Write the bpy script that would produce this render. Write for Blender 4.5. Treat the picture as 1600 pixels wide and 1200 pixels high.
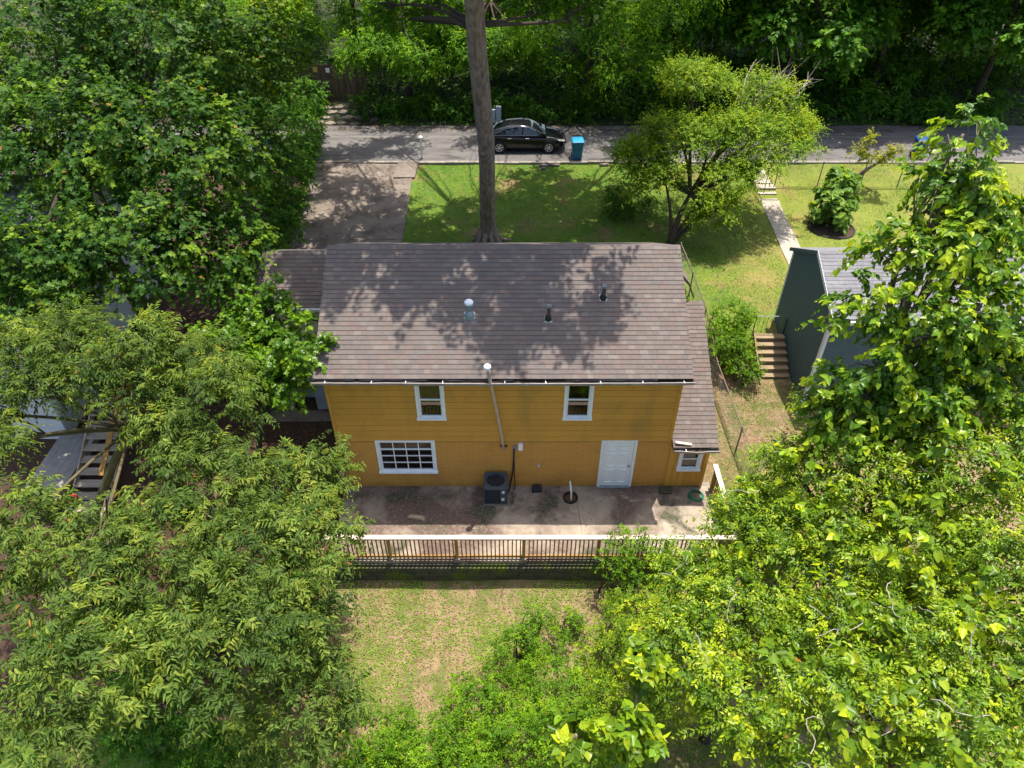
import bpy, math, random
import numpy as np
from mathutils import Vector, Matrix, Euler

for o in list(bpy.data.objects):
    bpy.data.objects.remove(o)
S = bpy.context.scene
COL = S.collection
R = math.radians

# ------------------------------------------------------------------ camera
cam = bpy.data.cameras.new('camera')
cam.sensor_width = 36.0
cam.lens = 36.0 * 1110 / 1600
cam.clip_end = 2000
camo = bpy.data.objects.new('camera', cam)
camo.location = (0, -15.3, 17.4)
camo.rotation_euler = (R(90 - 40.5), 0, 0)
COL.objects.link(camo)
S.camera = camo

# ------------------------------------------------------------------ sky, sun, exposure
SUN = Vector((0.12, 0.225, 1.0)).normalized()
elev = math.asin(SUN.z)
azim = math.atan2(SUN.x, SUN.y)
W = bpy.data.worlds.new('World')
S.world = W
W.use_nodes = True
nt = W.node_tree
nt.nodes.clear()
wo = nt.nodes.new('ShaderNodeOutputWorld')
bg = nt.nodes.new('ShaderNodeBackground')
sky = nt.nodes.new('ShaderNodeTexSky')
sky.sky_type = 'NISHITA'
sky.sun_disc = False
sky.sun_elevation = elev
sky.sun_rotation = azim
sky.dust_density = 3.0
sky.ozone_density = 1.0
bg.inputs['Strength'].default_value = 0.15
nt.links.new(sky.outputs[0], bg.inputs[0])
nt.links.new(bg.outputs[0], wo.inputs[0])
sl = bpy.data.lights.new('sun', 'SUN')
sl.energy = 4.1
sl.angle = R(0.55)
sl.color = (1.0, 0.95, 0.86)
so = bpy.data.objects.new('sun', sl)
so.rotation_euler = (-SUN).to_track_quat('-Z', 'Y').to_euler()
so.location = (0, 0, 60)
COL.objects.link(so)
S.view_settings.view_transform = 'Standard'
S.view_settings.look = 'None'
S.view_settings.gamma = 1
S.view_settings.exposure = 1.2
S.render.engine = 'CYCLES'
S.cycles.max_bounces = 6
S.cycles.transparent_max_bounces = 4

# ------------------------------------------------------------------ materials
MATS = {}
def _mix(nt, fac, a, b, kind='MIX'):
    m = nt.nodes.new('ShaderNodeMix'); m.data_type = 'RGBA'; m.blend_type = kind
    for s, v in ((0, fac), (6, a), (7, b)):
        if hasattr(v, 'is_linked') or hasattr(v, 'links'): nt.links.new(v, m.inputs[s])
        elif s == 0: m.inputs[0].default_value = v
        else: m.inputs[s].default_value = (*v, 1)
    return m.outputs[2]
def _noise(nt, co, scale, detail=4, rough=0.55, dist=0.0):
    n = nt.nodes.new('ShaderNodeTexNoise'); n.inputs['Scale'].default_value = scale
    n.inputs['Detail'].default_value = detail; n.inputs['Roughness'].default_value = rough
    n.inputs['Distortion'].default_value = dist
    if co is not None: nt.links.new(co, n.inputs['Vector'])
    return n.outputs['Fac']
def _ramp(nt, f, lo, hi):
    m = nt.nodes.new('ShaderNodeMapRange'); m.inputs['From Min'].default_value = lo; m.inputs['From Max'].default_value = hi
    m.clamp = True
    nt.links.new(f, m.inputs['Value'])
    return m.outputs['Result']
def mat(name, c1, c2=None, rough=0.8, scale=6.0, bump=0.0, bscale=40.0, metal=0.0, spec=0.3, patches=(), objrand=0.0, stretch=None, bdist=0.02, gradx=None):
    """c1/c2 mixed by noise; patches = [(colour, noise scale, lo, hi, offset)]"""
    if name in MATS: return MATS[name]
    m = bpy.data.materials.new(name); m.use_nodes = True
    n = m.node_tree; b = n.nodes['Principled BSDF']
    b.inputs['Roughness'].default_value = rough; b.inputs['Metallic'].default_value = metal
    b.inputs['Specular IOR Level'].default_value = spec
    tc = n.nodes.new('ShaderNodeTexCoord'); co = tc.outputs['Object']
    if stretch:
        mp = n.nodes.new('ShaderNodeMapping'); mp.inputs['Scale'].default_value = stretch
        n.links.new(co, mp.inputs['Vector']); co = mp.outputs[0]
    c2 = c2 or tuple(v * 0.75 for v in c1)
    col = _mix(n, _ramp(n, _noise(n, co, scale), 0.3, 0.7), c1, c2)
    for pc, ps, lo, hi, off in patches:
        mp = n.nodes.new('ShaderNodeMapping'); mp.inputs['Location'].default_value = (off, off * 1.7, off * .6)
        n.links.new(co, mp.inputs['Vector'])
        col = _mix(n, _ramp(n, _noise(n, mp.outputs[0], ps, 5, 0.6, 0.4), lo, hi), col, pc)
    if gradx:      # a second tone taking over across x (drier ground on one side)
        gc, gx0, gx1, gk = gradx
        sx = n.nodes.new('ShaderNodeSeparateXYZ'); n.links.new(tc.outputs['Object'], sx.inputs[0])
        ma = n.nodes.new('ShaderNodeMath'); ma.operation = 'MULTIPLY_ADD'; ma.inputs[1].default_value = 14
        n.links.new(_noise(n, co, .5, 5, .6, .5), ma.inputs[0]); n.links.new(sx.outputs['X'], ma.inputs[2])
        mr2 = n.nodes.new('ShaderNodeMapRange'); mr2.inputs['From Min'].default_value = gx0 + 7; mr2.inputs['From Max'].default_value = gx1 + 7; mr2.inputs['To Max'].default_value = gk
        n.links.new(ma.outputs[0], mr2.inputs['Value'])
        col = _mix(n, mr2.outputs[0], col, gc)
    if objrand:
        oi = n.nodes.new('ShaderNodeObjectInfo')
        hs = n.nodes.new('ShaderNodeHueSaturation')
        mr = n.nodes.new('ShaderNodeMapRange'); mr.inputs['To Min'].default_value = 1 - objrand; mr.inputs['To Max'].default_value = 1 + objrand
        n.links.new(oi.outputs['Random'], mr.inputs['Value']); n.links.new(mr.outputs[0], hs.inputs['Value'])
        n.links.new(col, hs.inputs['Color']); col = hs.outputs[0]
    n.links.new(col, b.inputs['Base Color'])
    if bump:
        bp = n.nodes.new('ShaderNodeBump'); bp.inputs['Strength'].default_value = bump; bp.inputs['Distance'].default_value = bdist
        n.links.new(_noise(n, co, bscale, 4, .65), bp.inputs['Height']); n.links.new(bp.outputs[0], b.inputs['Normal'])
    MATS[name] = m
    return m
def leaf_mat(name, rough=0.42, trans=0.34, spec=0.45):
    if name in MATS: return MATS[name]
    m = bpy.data.materials.new(name); m.use_nodes = True
    n = m.node_tree; b = n.nodes['Principled BSDF']; out = n.nodes['Material Output']
    at = n.nodes.new('ShaderNodeAttribute'); at.attribute_name = 'col'
    n.links.new(at.outputs['Color'], b.inputs['Base Color'])
    b.inputs['Roughness'].default_value = rough; b.inputs['Specular IOR Level'].default_value = spec
    tr = n.nodes.new('ShaderNodeBsdfTranslucent')
    hs = _mix(n, 1.0, at.outputs['Color'], (1.5, 1.35, 0.5), 'MULTIPLY')
    n.links.new(hs, tr.inputs['Color'])
    mx = n.nodes.new('ShaderNodeMixShader'); mx.inputs[0].default_value = trans
    n.links.new(b.outputs[0], mx.inputs[1]); n.links.new(tr.outputs[0], mx.inputs[2])
    n.links.new(mx.outputs[0], out.inputs['Surface'])
    MATS[name] = m
    return m
LEAF = leaf_mat('leaf', 0.5, 0.45, 0.15); GLOSSY = leaf_mat('glossy_leaf', 0.34, 0.43, 0.25); DULL = leaf_mat('dull_leaf', 0.6, 0.3, 0.25)

M_grass = mat('lawn_ground', (0.056, 0.122, 0.009), (0.110, 0.155, 0.014), 0.95, 1.2, 0.8, 60, patches=[((0.19, 0.115, 0.055), 0.6, 0.53, 0.70, 3.0), ((0.035, 0.07, 0.010), 3.5, 0.55, 0.72, 9.0), ((0.19, 0.14, 0.065), 9.0, 0.60, 0.74, 5.0)], gradx=((0.20, 0.185, 0.035), 6.0, 12.0, .45))
M_mulch = mat('mulch', (0.035, 0.02, 0.014), (0.075, 0.04, 0.026), 0.95, 18, 1.0, 45)
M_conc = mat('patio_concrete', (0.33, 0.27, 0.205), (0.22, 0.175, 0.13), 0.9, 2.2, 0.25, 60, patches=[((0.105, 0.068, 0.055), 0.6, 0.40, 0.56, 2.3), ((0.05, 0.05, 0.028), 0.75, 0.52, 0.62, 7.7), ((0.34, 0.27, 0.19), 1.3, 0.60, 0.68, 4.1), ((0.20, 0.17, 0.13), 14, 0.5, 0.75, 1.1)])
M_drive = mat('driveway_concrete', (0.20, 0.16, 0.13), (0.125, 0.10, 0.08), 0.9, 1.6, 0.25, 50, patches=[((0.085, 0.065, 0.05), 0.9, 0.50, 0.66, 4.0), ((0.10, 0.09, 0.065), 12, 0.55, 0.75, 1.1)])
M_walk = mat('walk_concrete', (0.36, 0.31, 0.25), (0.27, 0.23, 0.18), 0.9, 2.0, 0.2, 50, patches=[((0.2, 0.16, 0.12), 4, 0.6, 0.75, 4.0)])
M_asph = mat('asphalt', (0.13, 0.118, 0.112), (0.088, 0.08, 0.075), 0.9, 1.0, 0.4, 70, patches=[((0.055, 0.05, 0.045), 1.8, 0.53, 0.66, 1.0), ((0.165, 0.15, 0.135), 7, 0.6, 0.75, 2.0)], stretch=(0.35, 1.6, 1))
M_wall = mat('mustard_paint', (0.54, 0.278, 0.046), (0.48, 0.243, 0.042), 0.75, 1.2, 0.12, 30, patches=[((0.34, 0.20, 0.045), 0.9, 0.52, 0.75, 3.3), ((0.41, 0.18, 0.042), 2.5, 0.6, 0.8, 8.0), ((0.27, 0.16, 0.045), 3.5, 0.62, 0.85, 1.7)], stretch=(1, 1, 0.4), objrand=.06)
M_trim = mat('white_paint', (0.74, 0.76, 0.78), (0.66, 0.68, 0.69), 0.6, 4, 0.05)
M_door = mat('door_paint', (0.76, 0.77, 0.77), (0.70, 0.71, 0.71), 0.55, 2, 0.03)
M_gut = mat('gutter_metal', (0.36, 0.31, 0.28), (0.22, 0.18, 0.16), 0.6, 3, 0.1, 20)
M_debris = mat('gutter_debris', (0.045, 0.028, 0.02), (0.02, 0.014, 0.01), 0.95, 20, 0.6, 60)
M_galv = mat('galvanised', (0.26, 0.31, 0.33), (0.18, 0.22, 0.24), 0.45, 6, 0.1, 20, metal=0.5)
M_rust = mat('rusty_pipe', (0.10, 0.055, 0.04), (0.05, 0.035, 0.03), 0.8, 15, 0.2)
M_dark = mat('dark_plastic', (0.022, 0.025, 0.028), (0.015, 0.016, 0.018), 0.6, 8)
M_black = mat('black_rubber', (0.012, 0.012, 0.013), (0.008, 0.008, 0.008), 0.75, 8)
M_bark = mat('bark', (0.27, 0.215, 0.175), (0.11, 0.082, 0.066), 0.95, 9, 1.0, 16, bdist=0.07, patches=[((0.11, 0.11, 0.06), 1.2, 0.55, 0.7, 3.0)], stretch=(1, 1, 0.22))
M_barkd = mat('dark_bark', (0.07, 0.05, 0.038), (0.035, 0.026, 0.02), 0.95, 12, 0.8, 25, stretch=(1, 1, 0.3))
M_barkm = mat('mossy_bark', (0.115, 0.10, 0.045), (0.065, 0.05, 0.03), 0.95, 7, 0.8, 25, stretch=(1, 1, 0.4))
M_barkg = mat('bare_twig', (0.36, 0.31, 0.27), (0.25, 0.21, 0.18), 0.9, 7, 0.4, 25)
M_wood = mat('treated_wood', (0.34, 0.19, 0.05), (0.24, 0.125, 0.035), 0.8, 6, 0.25, 30, stretch=(1, 1, 0.2))
M_woodtop = mat('weathered_rail', (0.56, 0.45, 0.36), (0.44, 0.34, 0.26), 0.85, 5, 0.25, 30, stretch=(0.25, 1, 1), patches=[((0.25, 0.19, 0.14), 5, 0.62, 0.75, 2.0)])
M_balus = mat('baluster_wood', (0.24, 0.135, 0.055), (0.16, 0.09, 0.04), 0.85, 8, 0.2, 30)
M_oldwood = mat('grey_plank', (0.34, 0.29, 0.23), (0.22, 0.18, 0.14), 0.9, 6, 0.3, 30, stretch=(0.3, 1, 1), patches=[((0.14, 0.11, 0.08), 3, 0.6, 0.75, 2.0)])
M_stepwood = mat('step_timber', (0.27, 0.20, 0.12), (0.19, 0.135, 0.08), 0.85, 5, 0.25, 30, stretch=(0.3, 1, 1))
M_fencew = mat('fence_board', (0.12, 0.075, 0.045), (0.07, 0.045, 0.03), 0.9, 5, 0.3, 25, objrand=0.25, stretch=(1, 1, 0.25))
M_block = mat('mossy_block', (0.075, 0.072, 0.042), (0.045, 0.042, 0.03), 0.95, 3, 0.7, 25, patches=[((0.085, 0.105, 0.014), 1.5, 0.48, 0.62, 3.0)])
M_teal = mat('teal_siding', (0.065, 0.105, 0.12), (0.055, 0.09, 0.105), 0.65, 3, 0.05)
M_tealt = mat('pale_trim', (0.66, 0.68, 0.68), (0.56, 0.58, 0.58), 0.6, 3, 0.05)
M_wsid = mat('white_siding', (0.55, 0.56, 0.57), (0.44, 0.45, 0.46), 0.6, 2, 0.05)
M_gdoor = mat('grey_paint', (0.20, 0.23, 0.26), (0.15, 0.17, 0.19), 0.6, 2, 0.05)
M_groof = mat('grey_shingle', (0.17, 0.165, 0.175), (0.125, 0.122, 0.13), 0.9, 5, 0.4, 60, objrand=0.12)
M_stone = mat('flagstone', (0.20, 0.165, 0.13), (0.13, 0.105, 0.085), 0.9, 5, 0.3, 30, objrand=0.2)
M_kerb = mat('kerb_concrete', (0.25, 0.22, 0.18), (0.15, 0.13, 0.11), 0.9, 3, 0.3, 40)
M_steel = mat('fence_steel', (0.22, 0.21, 0.20), (0.13, 0.12, 0.11), 0.6, 8, 0.1, metal=0.4)
M_steelr = mat('rusty_rail', (0.17, 0.12, 0.09), (0.12, 0.085, 0.065), 0.7, 8, 0.1, metal=0.2)
M_bin = mat('blue_plastic', (0.010, 0.13, 0.25), (0.009, 0.11, 0.21), 0.45, 3, 0.03, spec=0.5)
M_binlid = mat('blue_lid', (0.012, 0.24, 0.46), (0.012, 0.21, 0.41), 0.42, 3, 0.03, spec=0.5)
M_bin2 = mat('deep_blue_plastic', (0.008, 0.06, 0.20), (0.007, 0.05, 0.17), 0.45, 3, 0.03, spec=0.5)
M_carp = mat('black_car_paint', (0.008, 0.008, 0.010), (0.006, 0.006, 0.008), 0.12, 3, spec=0.6)
M_carg = mat('car_glass', (0.012, 0.014, 0.015), (0.010, 0.012, 0.013), 0.05, 3, spec=0.7)
M_cargw = mat('windscreen_glass', (0.06, 0.10, 0.10), (0.05, 0.09, 0.09), 0.05, 3, spec=0.8)
M_chrome = mat('chrome', (0.75, 0.75, 0.76), (0.7, 0.7, 0.7), 0.15, 3, metal=1.0)
M_rim = mat('alloy_rim', (0.55, 0.53, 0.50), (0.48, 0.46, 0.44), 0.35, 3, metal=0.6)
M_lamp = mat('headlamp', (0.75, 0.70, 0.58), (0.65, 0.6, 0.5), 0.15, 8, spec=0.8)
M_acbody = mat('ac_steel', (0.050, 0.068, 0.078), (0.042, 0.056, 0.065), 0.5, 4, 0.05)
M_acdark = mat('ac_grille', (0.014, 0.018, 0.018), (0.010, 0.013, 0.013), 0.6, 6)
M_blade = mat('fan_blade', (0.52, 0.58, 0.60), (0.40, 0.45, 0.47), 0.4, 4, metal=0.5)
M_label = mat('sticker', (0.72, 0.72, 0.68), (0.6, 0.6, 0.56), 0.7, 20)
M_ylabel = mat('yellow_notice', (0.45, 0.33, 0.06), (0.4, 0.3, 0.05), 0.7, 20)
M_hose = mat('green_hose', (0.012, 0.20, 0.10), (0.010, 0.15, 0.08), 0.5, 5)
M_red = mat('red_lid', (0.62, 0.03, 0.035), (0.5, 0.025, 0.03), 0.5, 5)
M_pvc = mat('white_pvc', (0.72, 0.70, 0.66), (0.6, 0.57, 0.52), 0.5, 6)
M_flue = mat('old_flue', (0.48, 0.40, 0.32), (0.36, 0.29, 0.22), 0.7, 6, 0.1, 20)
M_greyp = mat('grey_cabinet', (0.38, 0.44, 0.48), (0.3, 0.35, 0.38), 0.6, 5)
M_curt = mat('curtain', (0.42, 0.42, 0.38), (0.33, 0.32, 0.29), 0.9, 12, stretch=(3, 3, .2))
M_roomd = mat('dim_room', (0.30, 0.24, 0.19), (0.22, 0.17, 0.13), 0.9, 2)
SH = []
for i, c in enumerate([(0.1337, 0.1078, 0.0947), (0.1211, 0.099, 0.0893), (0.1476, 0.121, 0.1058), (0.1413, 0.1078, 0.0911), (0.1287, 0.1097, 0.0982), (0.1349, 0.1016, 0.0887), (0.1628, 0.1341, 0.1158)]):
    SH.append(mat('shingle_tone_%d' % i, c, tuple(v * 0.86 for v in c), 0.95, 25, 0.5, 120))
M_deck = mat('roof_felt', (0.06, 0.05, 0.047), (0.045, 0.04, 0.036), 0.95, 10)
def glass_mat():
    m = bpy.data.materials.new('window_glass'); m.use_nodes = True
    n = m.node_tree; b = n.nodes['Principled BSDF']; out = n.nodes['Material Output']
    g = n.nodes.new('ShaderNodeBsdfGlossy'); g.inputs['Roughness'].default_value = 0.03
    t = n.nodes.new('ShaderNodeBsdfTransparent'); t.inputs['Color'].default_value = (0.82, 0.86, 0.84, 1)
    f = n.nodes.new('ShaderNodeFresnel'); f.inputs['IOR'].default_value = 1.8
    mx = n.nodes.new('ShaderNodeMixShader')
    n.links.new(f.outputs[0], mx.inputs[0]); n.links.new(t.outputs[0], mx.inputs[1]); n.links.new(g.outputs[0], mx.inputs[2])
    n.links.new(mx.outputs[0], out.inputs['Surface'])
    return m
M_glass = glass_mat()
def brick_paint():
    m = bpy.data.materials.new('painted_block'); m.use_nodes = True
    n = m.node_tree; b = n.nodes['Principled BSDF']; b.inputs['Roughness'].default_value = 0.75
    tc = n.nodes.new('ShaderNodeTexCoord')
    sx = n.nodes.new('ShaderNodeSeparateXYZ'); n.links.new(tc.outputs['Object'], sx.inputs[0])
    cx = n.nodes.new('ShaderNodeCombineXYZ'); n.links.new(sx.outputs['X'], cx.inputs['X']); n.links.new(sx.outputs['Z'], cx.inputs['Y'])
    br = n.nodes.new('ShaderNodeTexBrick'); n.links.new(cx.outputs[0], br.inputs['Vector'])
    br.inputs['Color1'].default_value = (0.54, 0.265, 0.048, 1); br.inputs['Color2'].default_value = (0.50, 0.243, 0.045, 1); br.inputs['Mortar'].default_value = (0.38, 0.18, 0.04, 1)
    br.inputs['Scale'].default_value = 1; br.inputs['Brick Width'].default_value = 0.4; br.inputs['Row Height'].default_value = 0.1; br.inputs['Mortar Size'].default_value = 0.008
    col = _mix(n, _ramp(n, _noise(n, tc.outputs['Object'], 1.1, 5), 0.5, 0.75), br.outputs['Color'], (0.39, 0.175, 0.042))
    mp = n.nodes.new('ShaderNodeMapRange'); mp.inputs['From Min'].default_value = 0.32; mp.inputs['From Max'].default_value = 0.0
    ad = n.nodes.new('ShaderNodeMath'); ad.operation = 'ADD'
    n.links.new(sx.outputs['Z'], ad.inputs[0])
    nz = n.nodes.new('ShaderNodeMath'); nz.operation = 'MULTIPLY_ADD'; nz.inputs[1].default_value = 0.9; nz.inputs[2].default_value = -0.42
    n.links.new(_noise(n, tc.outputs['Object'], 2.0, 5), nz.inputs[0]); n.links.new(nz.outputs[0], ad.inputs[1]); n.links.new(ad.outputs[0], mp.inputs['Value'])
    ml = n.nodes.new('ShaderNodeMath'); ml.operation = 'MULTIPLY'; ml.inputs[1].default_value = 0.55; n.links.new(mp.outputs[0], ml.inputs[0])
    col = _mix(n, ml.outputs[0], col, (0.24, 0.15, 0.02))   # green algae splash along the foot
    n.links.new(col, b.inputs['Base Color'])
    bp = n.nodes.new('ShaderNodeBump'); bp.inputs['Strength'].default_value = 0.5; bp.inputs['Distance'].default_value = 0.006; bp.invert = True
    n.links.new(br.outputs['Fac'], bp.inputs['Height']); n.links.new(bp.outputs[0], b.inputs['Normal'])
    return m
M_bwall = brick_paint()

# ------------------------------------------------------------------ mesh helpers
class MB:
    def __init__(s): s.v = []; s.f = []; s.m = []
    def add(s, vs, fs, mi=0):
        k = len(s.v); s.v += [tuple(p) for p in vs]; s.f += [tuple(i + k for i in f) for f in fs]; s.m += [mi] * len(fs)
        return s
    def box(s, x0, x1, y0, y1, z0, z1, mi=0):
        return s.add([(x0, y0, z0), (x1, y0, z0), (x1, y1, z0), (x0, y1, z0), (x0, y0, z1), (x1, y0, z1), (x1, y1, z1), (x0, y1, z1)],
                     [(0, 3, 2, 1), (4, 5, 6, 7), (0, 1, 5, 4), (1, 2, 6, 5), (2, 3, 7, 6), (3, 0, 4, 7)], mi)
    def hexa(s, p, mi=0):   # 4 bottom + 4 top points
        return s.add(p, [(0, 3, 2, 1), (4, 5, 6, 7), (0, 1, 5, 4), (1, 2, 6, 5), (2, 3, 7, 6), (3, 0, 4, 7)], mi)
    def bar(s, a, b, w, h, mi=0, up=(0, 0, 1)):
        a = Vector(a); b = Vector(b); d = (b - a).normalized(); u = Vector(up)
        if abs(d.dot(u)) > .98: u = Vector((0, 1, 0))
        r = d.cross(u).normalized() * w / 2; t = r.cross(d).normalized() * h / 2
        return s.hexa([a - r - t, a + r - t, b + r - t, b - r - t, a - r + t, a + r + t, b + r + t, b - r + t], mi)
    def tube(s, pts, rad, n=8, mi=0, cap=True):
        pts = [Vector(p) for p in pts]; k = len(pts)
        if not hasattr(rad, '__len__'): rad = [rad] * k
        vs = []; fs = []
        u = None
        for i, p in enumerate(pts):
            d = (pts[min(i + 1, k - 1)] - pts[max(i - 1, 0)])
            d = d.normalized() if d.length > 1e-9 else Vector((0, 0, 1))
            if u is None:
                u = d.orthogonal().normalized()
            u = (u - d * u.dot(d)); u = u.normalized() if u.length > 1e-6 else d.orthogonal().normalized()
            w = d.cross(u)
            for j in range(n):
                a = 2 * math.pi * j / n
                vs.append(p + (u * math.cos(a) + w * math.sin(a)) * rad[i])
        for i in range(k - 1):
            for j in range(n):
                j2 = (j + 1) % n
                fs.append((i * n + j, i * n + j2, (i + 1) * n + j2, (i + 1) * n + j))
        if cap:
            fs.append(tuple(reversed(range(n)))); fs.append(tuple((k - 1) * n + j for j in range(n)))
        return s.add(vs, fs, mi)
    def cyl(s, a, b, r, r2=None, n=12, mi=0): return s.tube([a, b], [r, r if r2 is None else r2], n, mi)
    def lathe(s, prof, c=(0, 0, 0), n=24, mi=0):
        vs = []; fs = []
        for r, z in prof:
            for j in range(n):
                a = 2 * math.pi * j / n; vs.append((c[0] + r * math.cos(a), c[1] + r * math.sin(a), c[2] + z))
        for i in range(len(prof) - 1):
            for j in range(n):
                j2 = (j + 1) % n; fs.append((i * n + j, i * n + j2, (i + 1) * n + j2, (i + 1) * n + j))
        return s.add(vs, fs, mi)
    def loft(s, rings, mi=0, closed=True, cap=True):
        n = len(rings[0]); vs = [p for r in rings for p in r]; fs = []
        for i in range(len(rings) - 1):
            for j in range(n if closed else n - 1):
                j2 = (j + 1) % n; fs.append((i * n + j, i * n + j2, (i + 1) * n + j2, (i + 1) * n + j))
        if cap: fs.append(tuple(reversed(range(n)))); fs.append(tuple((len(rings) - 1) * n + j for j in range(n)))
        return s.add(vs, fs, mi)
    def mesh(s, name, mats):
        me = bpy.data.meshes.new(name); me.from_pydata(s.v, [], s.f)
        for m in (mats if isinstance(mats, (list, tuple)) else [mats]): me.materials.append(m)
        if any(s.m): me.polygons.foreach_set('material_index', s.m)
        me.update()
        return me
    def build(s, name, mats, parent=None, smooth=False, bevel=0.0, loc=None):
        me = s.mesh(name, mats)
        if smooth: me.polygons.foreach_set('use_smooth', [True] * len(me.polygons))
        o = link(name, me, parent)
        if loc: o.location = loc
        if bevel:
            b = o.modifiers.new('bevel', 'BEVEL'); b.width = bevel; b.segments = 2; b.limit_method = 'ANGLE'; b.angle_limit = R(40)
        return o
def link(name, data, parent=None):
    o = bpy.data.objects.new(name, data); COL.objects.link(o)
    if parent is not None:
        o.parent = parent
        if parent.type == 'EMPTY' and 'worldgeo' in WG.get(parent.name, ''): o.location = -Vector(parent.location)
    return o
WG = {}
def tag(o, label=None, cat=None, group=None, kind=None):
    if label: o['label'] = label
    if cat: o['category'] = cat
    if group: o['group'] = group
    if kind: o['kind'] = kind
    return o
def thing(name, label, cat, loc=(0, 0, 0), group=None, rz=0, world=False):
    """Empty at the base of a thing. world=True: its parts are given in world coordinates."""
    o = bpy.data.objects.new(name, None); COL.objects.link(o); o.location = loc; o.rotation_euler = (0, 0, rz)
    o.empty_display_size = 0.2
    if world: WG[o.name] = 'worldgeo'
    return tag(o, label, cat, group)
def struct(o): o['kind'] = 'structure'; return o
def copy_thing(src, label, loc, rz=0, scale=1):
    r = src.copy(); COL.objects.link(r); r.location = loc; r.rotation_euler = (0, 0, rz)
    r.scale = (scale,) * 3 if not hasattr(scale, '__len__') else scale
    r['label'] = label
    for ch in list(src.children):
        c = ch.copy(); COL.objects.link(c); c.parent = r
        for g in ch.children:
            d = g.copy(); COL.objects.link(d); d.parent = c
    return r

# ------------------------------------------------------------------ terrain
PY = [-400, -40, -20, -8, -3, 0, 3.3, 5.2, 8, 14, 18.3, 19.6, 22.3, 22.8, 28, 31, 36, 45, 60, 90, 500]
PL = [-3, -3, -2, -1.2, -.80, -.4, .15, .4, .72, .75, .82, .95, 1.1, 1.08, 1.08, 1.5, 2.2, 3.2, 4, 5, 6]
PR = [-3, -3, -2, -1.2, -.80, -.35, -.15, -.02, .72, .72, .75, 1.15, 1.15, 1.08, 1.08, 1.5, 2.2, 3.2, 4, 5, 6]
def Hh(x, y):
    a = np.interp(y, PY, PL); b = np.interp(y, PY, PR)
    t = np.clip((x - 5.5) / 3.0, 0, 1); t = t * t * (3 - 2 * t)
    z = a * (1 - t) + b * t
    z = z + 0.03 * np.sin(x * 1.3 + y * .7) * np.cos(y * 1.1 - x * .4)
    return z
def H(x, y): return float(Hh(np.array(float(x)), np.array(float(y))))
def terrain():
    xs = np.concatenate([np.linspace(-400, -45, 12), np.arange(-40, 40.1, 0.55), np.linspace(45, 400, 12)])
    ys = np.concatenate([np.linspace(-400, -30, 10), np.arange(-26, 50.1, 0.5), np.linspace(55, 500, 14)])
    X, Y = np.meshgrid(xs, ys); Z = Hh(X, Y)
    nx, ny = len(xs), len(ys)
    me = bpy.data.meshes.new('ground'); me.vertices.add(nx * ny)
    me.vertices.foreach_set('co', np.stack([X, Y, Z], -1).astype(np.float32).ravel())
    i = (np.arange(ny - 1)[:, None] * nx + np.arange(nx - 1)[None, :]).ravel()
    F = np.stack([i, i + 1, i + nx + 1, i + nx], -1)
    me.loops.add(F.size); me.polygons.add(len(F))
    me.loops.foreach_set('vertex_index', F.ravel().astype(np.int32)); me.polygons.foreach_set('loop_start', np.arange(0, F.size, 4, dtype=np.int32))
    me.polygons.foreach_set('use_smooth', np.ones(len(F), bool))
    cx = X.ravel()[F].mean(1); cy = Y.ravel()[F].mean(1)
    mi = np.zeros(len(F), np.int32)
    mi[(cx < -5.2) & (cy > -7) & (cy < 8)] = 1
    mi[(cx < -11) & (cy > 8) & (cy < 22)] = 1
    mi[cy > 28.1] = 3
    mi[(cy < -2.6) & (cx > -6.5)] = 2
    mi[(cx > 5.8) & (cy > -3) & (cy < 6.6)] = 2
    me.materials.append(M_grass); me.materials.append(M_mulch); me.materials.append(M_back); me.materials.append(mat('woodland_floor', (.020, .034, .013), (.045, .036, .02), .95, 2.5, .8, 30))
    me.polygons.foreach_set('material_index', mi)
    me.update(); me.validate()
    return struct(link('ground', me))
M_back = mat('back_yard_soil', (0.19, 0.125, 0.07), (0.23, 0.165, 0.09), 0.95, 3, 0.8, 50, patches=[((0.095, 0.115, 0.025), 1.6, 0.44, 0.60, 3.0), ((0.13, 0.075, 0.042), 6.0, 0.55, 0.7, 9.0)])
terrain()

def sheet(mb, pts, dz, thick=0.06, nx=1, ny=1, mi=0):
    """quad (p00,p10,p11,p01) in xy following the ground, dz above, with skirts"""
    P = [np.array(p, float) for p in pts]
    top = []
    for j in range(ny + 1):
        for i in range(nx + 1):
            u, v = i / nx, j / ny
            q = (1 - u) * (1 - v) * P[0] + u * (1 - v) * P[1] + u * v * P[2] + (1 - u) * v * P[3]
            top.append((q[0], q[1], H(q[0], q[1]) + dz))
    n = len(top); vs = top + [(a, b, c - thick) for a, b, c in top]; fs = []
    for j in range(ny):
        for i in range(nx):
            a = j * (nx + 1) + i; fs.append((a, a + 1, a + nx + 2, a + nx + 1))
    ring = [i for i in range(nx + 1)] + [(j + 1) * (nx + 1) - 1 for j in range(1, ny + 1)] + [ny * (nx + 1) + i for i in range(nx - 1, -1, -1)] + [j * (nx + 1) for j in range(ny - 1, 0, -1)]
    for a, b in zip(ring, ring[1:] + ring[:1]): fs.append((a, a + n, b + n, b))
    mb.add(vs, fs, mi)

rnd = random.Random(11)
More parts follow.
